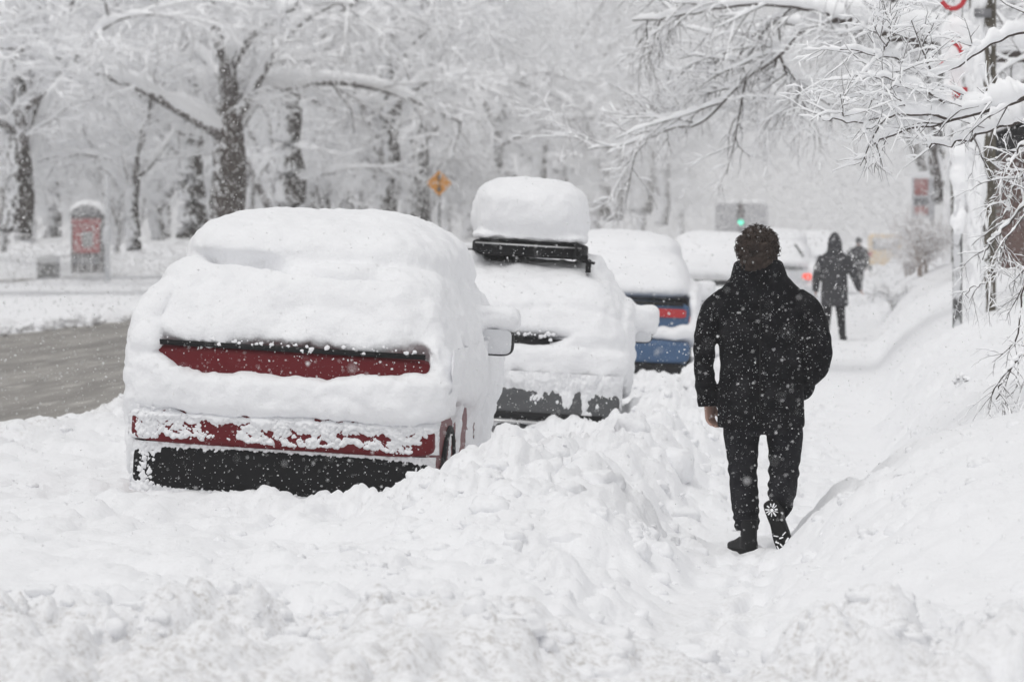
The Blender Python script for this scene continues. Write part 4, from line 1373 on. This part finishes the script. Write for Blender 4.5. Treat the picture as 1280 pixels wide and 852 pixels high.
right_tree(0, 5.2, 62, 1.2, 1.1, 'bark', 'snow laden tree behind the wooden pole, its low branches hanging over the parked cars')
right_tree(2, 4.6, 84, 3.3, 1.2, 'bark', 'tall snow laden tree at the right, between the brick house and the street sign')
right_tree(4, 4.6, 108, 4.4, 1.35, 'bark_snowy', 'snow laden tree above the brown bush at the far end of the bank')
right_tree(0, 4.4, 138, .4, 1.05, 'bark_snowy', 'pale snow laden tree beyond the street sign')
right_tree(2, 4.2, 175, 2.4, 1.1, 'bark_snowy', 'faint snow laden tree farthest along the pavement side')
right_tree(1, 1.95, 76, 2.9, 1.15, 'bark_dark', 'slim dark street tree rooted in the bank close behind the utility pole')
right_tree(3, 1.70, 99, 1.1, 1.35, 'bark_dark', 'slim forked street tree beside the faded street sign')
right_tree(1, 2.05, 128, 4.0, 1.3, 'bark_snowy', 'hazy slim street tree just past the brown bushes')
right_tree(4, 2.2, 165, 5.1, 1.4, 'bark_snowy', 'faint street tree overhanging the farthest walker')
right_tree(4, 6.6, 52, 5.5, 1.15, 'bark', 'snow laden tree whose crown fills the top right corner behind the wooden pole')
right_tree(0, 9.5, 96, 2.5, 1.3, 'bark_snowy', 'snow laden tree behind the brick house roof')
right_tree(1, 8.5, 74, 2.0, 1.1, 'bark_snowy', 'snow laden tree at the right edge, beside the brick house')


# ------------------------------------------------------------------ bare branches of the near tree reaching in from the right
def leafless(name, label, cat, base, limbs, per, seed, twig_mat, bark, snow_a=.012, L1=(.5, 1.1), L2=(.2, .5), rr=(.012, .006), up=.05, droop=.05, hm=1.25, f=.55, aref=.022):
    """limbs: list of (points, r0, r1)"""
    rs = np.random.RandomState(seed)
    root = empty(name, base, label, cat)
    b = np.asarray(base, float)
    main = []
    for (pts, a, c) in limbs:
        P = spline(np.asarray(pts, float) - b, 26); P = P + .012 * rs.randn(26, 3) * np.linspace(0, 1, 26)[:, None]
        main.append((P, np.linspace(a, c, 26)))
    t1 = sprout(rs, main, per[0], .18, L1, R(48), up, droop, .12, 7, rr[0])
    t2 = sprout(rs, t1, per[1], .15, L2, R(48), up * .6, droop, .14, 5, rr[1])
    t3 = sprout(rs, t2, per[2], .2, (L2[0] * .4, L2[1] * .5), R(45), 0, droop, .15, 4, rr[1] * .55) if per[2] else []
    tk = Tubes(10); lb = Tubes(10)
    for P, r in main[:1]: tk.add(P, r)
    for P, r in main[1:]: lb.add(P, r)
    link('trunk', mesh_np('trunk', *tk.solve()), bark, root)
    cw = Tubes(5)
    for P, r in t1 + t2 + t3: cw.add(P, r)
    tag(link('crown', mesh_np('crown', *MB().add(*lb.solve()).add(*cw.solve()).data()), twig_mat, root), kind='stuff')
    sn = SnowOn(10); s0 = SnowOn(12)
    for P, r in main: s0.add(spline(P, 60), np.interp(np.linspace(0, 1, 60), np.linspace(0, 1, 26), r))
    for P, r in t1: sn.add(spline(P, 16), np.interp(np.linspace(0, 1, 16), np.linspace(0, 1, 7), r))
    for P, r in t2 + t3: sn.add(P, r)
    tag(MB().add(*s0.solve2(rs, a=snow_a, hmul=hm, lump=.13, f=f, aref=aref, lift=.78)).add(*sn.solve2(rs, a=snow_a, hmul=hm, lump=.36, f=f, aref=aref, lift=.78)).build('snow_cover', M['snow_tree'], root), kind='stuff')
    return root


def pts(Y, L): return [at(x, y, Y + dy) for (x, y, dy) in L]


gb = np.array([2.3, 25.5, .9])
Y0 = 25.0
leafless('tree', 'bare young tree leaning in from the right edge with thick snow on low branches', 'tree', gb, [
    ([gb + (0, 0, -.3), gb + (-.02, 0, .6), gb + (-.1, -.1, 1.4), gb + (-.05, -.2, 2.6)], .055, .02),
    ([gb + (-.05, 0, 1.0)] + pts(Y0, [(1330, 112, 0), (1280, 122, 0), (1235, 138, 0), (1185, 150, 0), (1130, 163, .1), (1080, 186, .2)]), .030, .006),
    (pts(Y0, [(1186, 149, 0), (1165, 143, -.1), (1120, 144, -.2), (1085, 152, -.2), (1045, 150, -.3), (1022, 143, -.3)]), .014, .004),
    ([gb + (-.1, -.1, 1.5)] + pts(Y0, [(1330, 150, .2), (1280, 152, .3), (1240, 160, .3), (1205, 176, .4), (1160, 188, .5)]), .022, .006),
    ([gb + (-.05, -.15, 2.0)] + pts(Y0, [(1310, 40, .2), (1240, 55, .1), (1170, 92, 0), (1110, 70, 0), (1050, 62, -.1)]), .016, .004),
    (pts(Y0, [(1180, 128, -.1), (1150, 110, -.2), (1100, 97, -.2), (1055, 98, -.3)]), .010, .003),
    (pts(Y0, [(1100, 72, .0), (1105, 100, -.1), (1112, 128, -.2)]), .006, .003),
    (pts(Y0, [(1100, 72, .0), (1112, 48, -.1), (1114, 32, -.2)]), .006, .003),
], (6, 5, 3), 31, M['twig'], M['bark_dark'], snow_a=.034, L1=(.25, .8), L2=(.12, .4), rr=(.007, .0042), hm=1.3, f=.5)

# thick limb over the street from a big tree outside the frame
tb = np.array([5.1, 50, 1.0])
Y1 = 48.5
leafless('tree', 'big tree at the right whose thick snow loaded limb ends above the man', 'tree', tb, [
    ([tb + (0, 0, -.4), tb + (.05, 0, 1.4), tb + (-.1, 0, 3.0), tb + (0, .1, 4.6), tb + (.2, .2, 7)], .34, .2),
    ([tb + (-.05, 0, 2.7)] + pts(Y1, [(1330, 72, .5), (1240, 68, .3), (1165, 55, 0), (1110, 44, -.3), (1070, 26, -.5), (1040, 26, -.6)]), .12, .045),
    (pts(Y1, [(1060, 24, -.5), (1010, 34, -.4), (975, 70, -.2), (930, 100, 0), (880, 150, .2), (845, 160, .4), (790, 178, .6), (735, 186, .8)]), .030, .006),
    (pts(Y1, [(1070, 27, -.5), (1000, 10, -.6), (930, 6, -.6), (860, 18, -.5), (790, 26, -.2)]), .035, .010),
    (pts(Y1, [(975, 70, -.2), (985, 95, -.1), (1000, 120, 0)]), .018, .006),
    ([tb + (0, 0, 3.6)] + pts(Y1 + 2, [(1300, -20, 0), (1180, -30, 0), (1060, -20, 0), (940, -24, 0), (820, -10, 0)]), .09, .02),
    (pts(Y1, [(1010, 34, -.4), (965, 30, .2), (920, 60, .6), (870, 80, .9), (820, 120, 1.0)]), .022, .006),
], (12, 7, 5), 37, M['twig'], M['bark_dark'], snow_a=.05, L1=(.6, 1.8), L2=(.3, .9), rr=(.013, .008), hm=1.1, droop=.10, up=-.06, f=.6, aref=.04)

# drooping snowy shrub at the right edge
sb = at(1300, 470, 24.5); sb[2] = float(ground_h(sb[0], 24.5, False)) - .05
leafless('shrub', 'drooping snowy shrub at the right edge with thin twigs hanging down', 'shrub', sb, [
    ([sb, sb + (.0, 0, .5)] + pts(24.5, [(1290, 262, 0), (1262, 280, 0), (1240, 300, -.1), (1228, 318, -.1)]), .014, .004),
    ([sb, sb + (.05, 0, .6)] + pts(24.5, [(1300, 215, .1), (1275, 222, .1), (1262, 250, .1), (1256, 268, 0)]), .014, .004),
    ([sb, sb + (.03, .1, .5)] + pts(24.3, [(1296, 300, 0), (1284, 330, 0), (1276, 380, 0), (1272, 440, 0), (1270, 490, 0)]), .012, .003),
    ([sb + (0, 0, .1)] + pts(24.0, [(1290, 440, 0), (1272, 450, 0), (1256, 470, -.1), (1246, 500, -.1)]), .012, .004),
    (pts(24.4, [(1285, 264, 0), (1258, 300, 0), (1235, 345, 0), (1205, 372, .1)]), .006, .002),
    ([sb, sb + (.1, 0, .7)] + pts(24.6, [(1320, 190, 0), (1290, 180, 0), (1270, 190, 0), (1258, 215, 0)]), .012, .004),
], (7, 5, 3), 41, M['twig'], M['twig'], snow_a=.022, L1=(.15, .5), L2=(.08, .28), rr=(.004, .0025), droop=.22, up=-.2, hm=1.0, f=.3)


def bush(label, loc, h, n, seed, mat, snow_a=.02, spread=.55):
    rs = np.random.RandomState(seed); loc = np.asarray(loc, float); lim = []
    for i in range(n):
        a = rs.rand() * 6.28; q = spread * rs.rand() ** .5; hh = h * rs.uniform(.6, 1.0)
        lim.append(([loc + (.08 * math.cos(a), .08 * math.sin(a), -.1), loc + (q * .4 * math.cos(a), q * .4 * math.sin(a), hh * .5), loc + (q * math.cos(a), q * math.sin(a), hh), loc + (q * 1.5 * math.cos(a), q * 1.5 * math.sin(a), hh * 1.02)], .014, .004))
    return leafless('bush', label, 'bush', loc, lim, (7, 5, 2), seed, mat, mat, snow_a=snow_a, L1=(.35 * h, .6 * h), L2=(.12 * h, .35 * h), rr=(.007, .005), hm=1.0, f=.2, aref=.012)


def on_bank(px, Y, dz=-.05):
    p = at(px, 298, Y); return np.array([p[0], Y, float(ground_h(p[0], Y, False)) + dz])


bush('brownish dry bush with snow in its twigs, beside the bank below the street sign', on_bank(1153, 82), 1.15, 16, 51, M['twig_brown'], .022, .5)
bush('second brownish dry bush, left of and behind the first one', on_bank(1138, 92), .9, 12, 52, M['twig_brown'], .025, .5)
bush('low grey bush half buried at the foot of the bank', on_bank(1122, 74), .40, 12, 53, M['twig'], .03, .45)
bush('few dark twigs sticking out of the smooth snow bank', on_bank(1203, 31), .10, 3, 54, M['twig'], .020, .08)

# ================================================================== POLES, SIGNS, BUILDINGS
def pole_with_snow(label, loc, r0, r1, H, seed, name='utility_pole', cat='pole', cut=.0, holes=1.35):
    root = empty(name, loc, label, cat)
    z = np.linspace(-.4, H, 30)
    MB().add(*tube(np.stack([0 * z, 0 * z, z], -1), np.interp(z, [-.4, H], [r0, r1]), 28, (0, 1, 0))).build('shaft', M['wood'], root)
    # wind-packed snow on the side facing the street
    zs = np.arange(-.3, H - .1, .022); an = np.linspace(R(150), R(322), 52)
    A, Z = np.meshgrid(an, zs)
    rr = np.interp(Z, [-.4, H], [r0, r1])
    lump = puffs(A * 3.2 * (r0 / .17), Z * 3.4, octv=3, seed=seed)
    mid = np.exp(-((A - R(252)) / R(31)) ** 2)
    cover = -.64 + 1.2 * mid + .34 * fbm(A * 1.6, Z * 1.1, octv=3, seed=seed + 2) + .42 * np.exp(-((A - R(196)) / R(24)) ** 2) * (Z < 3.2) + (lump - .45) * holes
    cover = cover + .5 * np.exp(-((Z - 1.25) / .25) ** 2) * mid - .8 * sst(3.6, 4.6, Z) * (1 - sst(6, 7, Z)) * .6
    t = np.clip(cover, -.4, 1) * .075
    P = np.stack([(rr + t) * np.cos(A), (rr + t) * np.sin(A), Z], -1)
    F = grid_faces(len(zs), len(an), True)[:, ::-1]
    V = P.reshape(-1, 3); F = F[(t.ravel()[F] > -.006).any(1)]
    o = MB().add(V, [F]).build('snow_cover', M['snow_tree'], root); o['kind'] = 'stuff'
    return root


p = at(1227, 298, 46); zb = float(ground_h(p[0], 46., False))
up = pole_with_snow('near wooden utility pole with wind packed snow on one side', (p[0], 46, zb), .172, .150, 9, 71)
MB().add(*box((.0, -.20, 3.55), (.10, .06, .05))).build('bracket', M['steel'], up)
MB().add(*box((-.10, -.19, 4.35), (.16, .03, .025))).build('bracket', M['steel'], up)
p = at(1187, 298, 84); zb = float(ground_h(p[0], 84., False))
lp = pole_with_snow('farther slim pole plastered with snow, left of the wooden utility pole', (p[0], 84, zb), .15, .125, 8.5, 75, 'lamp_post', 'lamp post', holes=.6)
MB().add(*tube([(0, 0, 8.3), (-.3, 0, 8.9), (-1.4, 0, 9.1)], [.05, .045, .04], 12)).build('arm', M['steel'], lp)
MB().add(*sell((-1.7, 0, 9.08), (.35, .14, .08), .7, .6)).build('lamp_head', M['steel'], lp)

# festive post with red ribbon garland in front of it
YP = 44.0
p = at(1197, 298, YP); zb = float(ground_h(p[0], YP, False))
fp = empty('banner_post', (p[0], YP, zb), 'snow coated post with red ribbon garland and small red plaque, near the utility pole', 'post')
MB().add(*tube([(0, 0, -.3), (0, 0, 7.5)], [.055, .05], 18)).build('shaft', M['frosted_steel'], fp)
ctr = at(1197, 62, YP) - np.array([p[0], YP, zb])
Vs, Fs, Ns = fuse(MB().add(*sell(ctr, (.20, .15, .34), .8, .8)).add(*sell(ctr + (-.03, 0, -.55), (.12, .12, .4), .8, .8)).add(*sell(ctr + (.02, 0, -1.5), (.09, .10, .7), .8, .8)), .02, 3)
MB().add(Vs + Ns * (.05 * fbm(*(Vs.T * 5), 3, 61))[:, None], Fs).build('snow_cover', M['snow_tree'], fp)
def ribbon(px_pts):
    P = spline([at(x, y, YP - .28) - np.array([p[0], YP, zb]) for x, y in px_pts], 24)
    MB().add(*tube(P, [(.028, .012)] * 24, 8)).build('ribbon', M['ribbon'], fp)
ribbon([(1177, 2), (1184, 9), (1193, 11), (1202, 6), (1207, -4)])
ribbon([(1190, 52), (1198, 58), (1203, 68)])
ribbon([(1176, 79), (1183, 84), (1191, 83)])
q = at(1200, 116, YP - .25) - np.array([p[0], YP, zb])
MB().add(*box(q, (.085, .02, .06))).build('plaque', M['ribbon'], fp)

# brick house behind the bank
hx, hy = 2.2, 66.0
hz0 = 1.15
bh = empty('brick_house', (hx, hy, hz0), 'low brick house front under a snowy roof behind the wooden pole', 'house')
MB().add(*box((5.0, 4.0, .70), (5.0, 4.0, 1.30))).build('wall', M['brick'], bh, False)
roof = MB().add(*loft([np.array([[-.5, y, 2.02], [10.5, y, 2.02], [10.5, y, 2.16], [5, y, 4.4], [-.5, y, 2.16]]) for y in (-.6, 8.6)])).build('roof', M['trim'], bh, False)
MB().add(*loft([np.array([[-.56, y, 2.17], [5, y, 4.42], [10.56, y, 2.17], [10.5, y, 2.40], [5, y, 4.75], [-.5, y, 2.40]]) for y in np.linspace(-.66, 8.66, 10)])).build('snow_cover', M['snow'], roof)
for x in (.9, 2.6, 4.4):
    wf = MB().add(*box((x, -.03, 1.05), (.42, .05, .58))).build('window', M['steel_white'], bh, False)
    MB().add(*box((x, -.085, 1.05), (.35, .01, .50))).build('pane', M['glass'], wf, False)
MB().add(*box((3.5, -.03, .35), (.42, .04, .9))).build('door', M['kiosk_dark'], bh, False)

# projecting shop sign down the pavement
sgp = on_bank(1153, 104)
sg = empty('street_sign', sgp, 'faded red and dark sign panel on a post above the brown bush', 'sign')
def rel(px, py, Y): return at(px, py, Y) - sgp
MB().add(*tube([(0.25, .1, -.3), (0.25, .1, 4.2)], [.05, .05], 10)).build('post', M['steel'], sg)
a, b = rel(1140, 221, 104), rel(1168, 272, 104)
MB().add(*box(((a[0] + b[0]) / 2, 0, (a[2] + b[2]) / 2), (abs(b[0] - a[0]) / 2, .06, abs(a[2] - b[2]) / 2))).build('panel', M['plate'], sg)
for (y0, y1, mt) in ((223, 244, 'faded_red'), (248, 256, 'steel'), (258, 269, 'faded_red')):
    a, b = rel(1143, y0, 104), rel(1160, y1, 104)
    MB().add(*box(((a[0] + b[0]) / 2, -.066, (a[2] + b[2]) / 2), (abs(b[0] - a[0]) / 2, .01, abs(a[2] - b[2]) / 2))).build('sign_field', M[mt], sg)
MB().add(*sell((rel(1154, 219, 104)[0], 0, rel(1154, 219, 104)[2]), (.36, .14, .10), .6, .6)).build('snow_cap', M['snow_tree'], sg)

# yellow diamond sign
Yd = 112; dp = at(549, 298, Yd); dp[2] = .22
ds = empty('warning_sign', dp, 'yellow diamond warning sign with a black double arrow on a thin post', 'sign')
c = at(549, 229, Yd) - dp
MB().add(*tube([(0, .05, -.3), (0, .05, c[2] + .3)], [.045, .045], 10)).build('post', M['steel'], ds)
h = .38
V = np.array([[h, 0], [0, h], [-h, 0], [0, -h]]); rg = [np.stack([V[:, 0], np.full(4, y), V[:, 1] + c[2]], -1) for y in (.02, -.01)]
bd = MB().add(*loft(rg)).build('panel', M['yellow'], ds, False)
def arrow(z, s):
    q = np.array([[-.035, -.14], [.035, -.14], [.035, .02], [.11, .02], [0, .17], [-.11, .02], [-.035, .02]]) * [.75, .75 * s]
    if s < 0: q = q[::-1]
    return loft([np.stack([q[:, 0], np.full(7, y), q[:, 1] + z], -1) for y in (-.012, -.02)])
MB().add(*arrow(c[2] + .14, 1)).build('arrow', M['signblack'], bd, False)
MB().add(*arrow(c[2] - .14, -1)).build('arrow', M['signblack'], bd, False)

# red kiosk in the park
Yk = 140; kp = at(108, 298, Yk); kp[2] = .62
ks = empty('kiosk', kp, 'round topped dark red kiosk standing in the snowy park', 'kiosk')
kw = .58
MB().add(*box((0, .5, .85), (kw, .5, 1.05))).build('wall', M['kiosk_dark'], ks, False, .03)
MB().add(*box((0, -.02, 1.15), (kw * .86, .03, .60))).build('panel', M['kiosk_red'], ks, False)
MB().add(*box((0, -.06, 1.72), (kw * .95, .03, .09))).build('sign_band', M['kiosk_red'], ks, False)
MB().add(*box((.05, -.06, 1.05), (.20, .02, .28))).build('poster', M['concrete'], ks, False)
MB().add(*box((0, -.045, .25), (kw * .9, .02, .13))).build('shelf', M['steel'], ks, False)
th = np.linspace(0, math.pi, 18)
MB().add(*loft([np.stack([kw * 1.03 * np.cos(th), np.full(18, y), 1.90 + .42 * np.sin(th)], -1) for y in (-.06, 1.05)])).build('roof', M['steel'], ks)
MB().add(*loft([np.stack([kw * 1.12 * np.cos(th), np.full(18, y), 1.98 + .52 * np.sin(th)], -1) for y in (.0, .5, 1.1)])).build('snow_cap', M['snow_tree'], ks)

# lamp post and bins in the park
Yl = 135; lpp = at(134, 298, Yl); lpp[2] = .25
pl = empty('lamp_post', lpp, 'snow coated white lamp post directly right of the red kiosk', 'lamp post')
MB().add(*tube([(0, 0, -.3), (0, 0, 5.2)], [.10, .075], 14)).build('shaft', M['steel_white'], pl)
MB().add(*sell((0, -.02, 1.55), (.17, .15, .36), .7, .7)).build('control_box', M['steel_white'], pl)
MB().add(*sell((0, 0, 5.35), (.24, .24, .3), .9, .9)).build('lantern', M['steel_white'], pl)
for (px, lab) in ((58, 'grey planter box with a snow cap left of the red kiosk'),):
    bp = at(px, 298, 150); bp[2] = .25
    pb = empty('planter', bp, lab, 'planter')
    MB().add(*box((0, .35, .15), (.40, .35, .35))).build('box', M['concrete'], pb, False, .02)
    MB().add(*sell((0, .35, .60), (.46, .42, .18), .6, .5)).build('snow_cap', M['snow_tree'], pb)

# traffic light and the truck beyond it
Yt = 170; tp = at(926, 298, Yt); tp[2] = -.05
tl = empty('traffic_light', tp, 'traffic light showing green far down the hazy street', 'traffic light')
c = at(926, 278, Yt) - tp
MB().add(*tube([(.0, .2, -.2), (0, .2, c[2] + 1.0)], [.06, .05], 12)).build('post', M['steel'], tl)
MB().add(*box((0, .08, c[2] + .32), (.16, .12, .50))).build('housing', M['housing'], tl, False, .02)
for dz, mt in ((.64, 'lamp_off'), (.32, 'lamp_off'), (0, 'green_lit')):
    MB().add(*sell((0, -.05, c[2] + dz), (.125, .05, .125), 1, 1, 24, 14)).build('lamp', M[mt], tl)
Yb = 195; bp = at(925, 298, Yb); bp[2] = -.1
tk = empty('truck', bp, 'grey box truck seen from behind, dim in the haze below the green light', 'truck')
MB().add(*box((0, 3.2, 2.1), (1.25, 3.2, 1.45))).build('cargo_box', M['truck'], tk, False, .04)
for sx in (-1, 1):
    dr = MB().add(*box((sx * .60, -.03, 2.05), (.57, .03, 1.32))).build('door', M['truck'], tk, False, .01)
    MB().add(*tube([(sx * .12, -.08, .9), (sx * .12, -.08, 3.2)], [.025, .025], 8)).build('handle', M['steel'], dr)
    MB().add(*box((sx * .95, -.02, .52), (.14, .04, .08))).build('taillight', M['lens'], tk, False)
    for y in (1.2, 6.9): wheel(tk, sx * 1.02, y, .48)
MB().add(*box((0, .0, .40), (1.2, .07, .07))).build('bumper', M['trim'], tk, False)
MB().add(*box((0, 7.4, 1.5), (1.1, .95, 1.0))).build('cab', M['truck'], tk, False, .1)
MB().add(*sell((0, 3.2, 3.62), (1.22, 3.2, .16), .6, .3)).build('snow_cover', M['snow_tree'], tk)
Yv = 205; vp = at(1107, 298, Yv); vp[2] = -.05
vn = empty('van', vp, 'hazy tan van half hidden behind the far end of the snow bank', 'van')
MB().add(*box((0, 2.0, 1.15), (.92, 2.0, .80))).build('body', M['tan'], vn, False, .12)
MB().add(*box((0, -.015, 1.45), (.68, .02, .30))).build('window', M['steel'], vn, False)
for sx in (-1, 1):
    MB().add(*box((sx * .8, -.01, .95), (.07, .03, .14))).build('taillight', M['lens'], vn, False)
    for y in (.8, 3.3): wheel(vn, sx * .82, y, .33)
MB().add(*sell((0, 2.0, 2.02), (.88, 1.95, .12), .6, .3)).build('snow_cover', M['snow_tree'], vn)

# ================================================================== AIR, LIGHT, CAMERA
V, Fq = box((0, 700, 15.9), (1450, 780, 17.1))
hz = link('haze', mesh_np('haze', V, Fq, False), None)
m = bpy.data.materials.new('snowy_air'); m.use_nodes = True
nt = m.node_tree; nt.nodes.clear()
out = N(nt, 'ShaderNodeOutputMaterial'); pv = N(nt, 'ShaderNodeVolumePrincipled')
pv.inputs['Color'].default_value = (.97, .97, .975, 1); pv.inputs['Density'].default_value = HAZE
pv.inputs['Anisotropy'].default_value = 0
nt.links.new(pv.outputs[0], out.inputs['Volume'])
hz.data.materials.append(m); tag(hz, kind='stuff')

w = bpy.data.worlds.new('World'); SC.world = w; w.use_nodes = True
nt = w.node_tree; bg = nt.nodes['Background']
SUN_EL, SUN_AZ = R(62), R(205)
sky = N(nt, 'ShaderNodeTexSky', sky_type='NISHITA')
sky.sun_disc = False; sky.sun_elevation = SUN_EL; sky.sun_rotation = SUN_AZ
sky.air_density = 1.0; sky.dust_density = 4.0; sky.ozone_density = 1.0
hs = N(nt, 'ShaderNodeHueSaturation'); hs.inputs['Saturation'].default_value = .10
nt.links.new(sky.outputs[0], hs.inputs['Color'])
nt.links.new(mix(nt, .72, hs.outputs[0], (CLOUD, CLOUD, CLOUD * 1.015, 1)), bg.inputs['Color'])   # closed cloud deck
bg.inputs['Strength'].default_value = SKY
ld = bpy.data.lights.new('sun', 'SUN'); ld.energy = SUN; ld.angle = R(35); ld.color = (1, .985, .96)
lo = bpy.data.objects.new('sun', ld); COL.objects.link(lo)
lo.rotation_euler = (R(90) - SUN_EL, 0, R(180) - SUN_AZ)
lo.location = (0, 0, 60)

cd = bpy.data.cameras.new('camera'); cam = bpy.data.objects.new('camera', cd); COL.objects.link(cam)
cd.lens = 135; cd.sensor_width = 36; cd.clip_start = .5; cd.clip_end = 4000
cam.location = (0, 0, CAMZ); cam.rotation_euler = (R(90) - PIT, 0, YAW)
cd.dof.use_dof = True; cd.dof.focus_distance = 22.5; cd.dof.aperture_fstop = 4.5
SC.camera = cam
SC.render.engine = 'CYCLES'
cy = SC.cycles
cy.use_denoising = True
cy.max_bounces = 12; cy.diffuse_bounces = 8; cy.glossy_bounces = 2; cy.transmission_bounces = 3; cy.volume_bounces = 1
cy.transparent_max_bounces = 6
cy.caustics_reflective = False; cy.caustics_refractive = False
cy.sample_clamp_indirect = 4
vs = SC.view_settings
SC.display_settings.display_device = 'sRGB'
vs.view_transform = 'Standard'; vs.look = 'None'; vs.exposure = EXPO; vs.gamma = 1; vs.use_curve_mapping = False
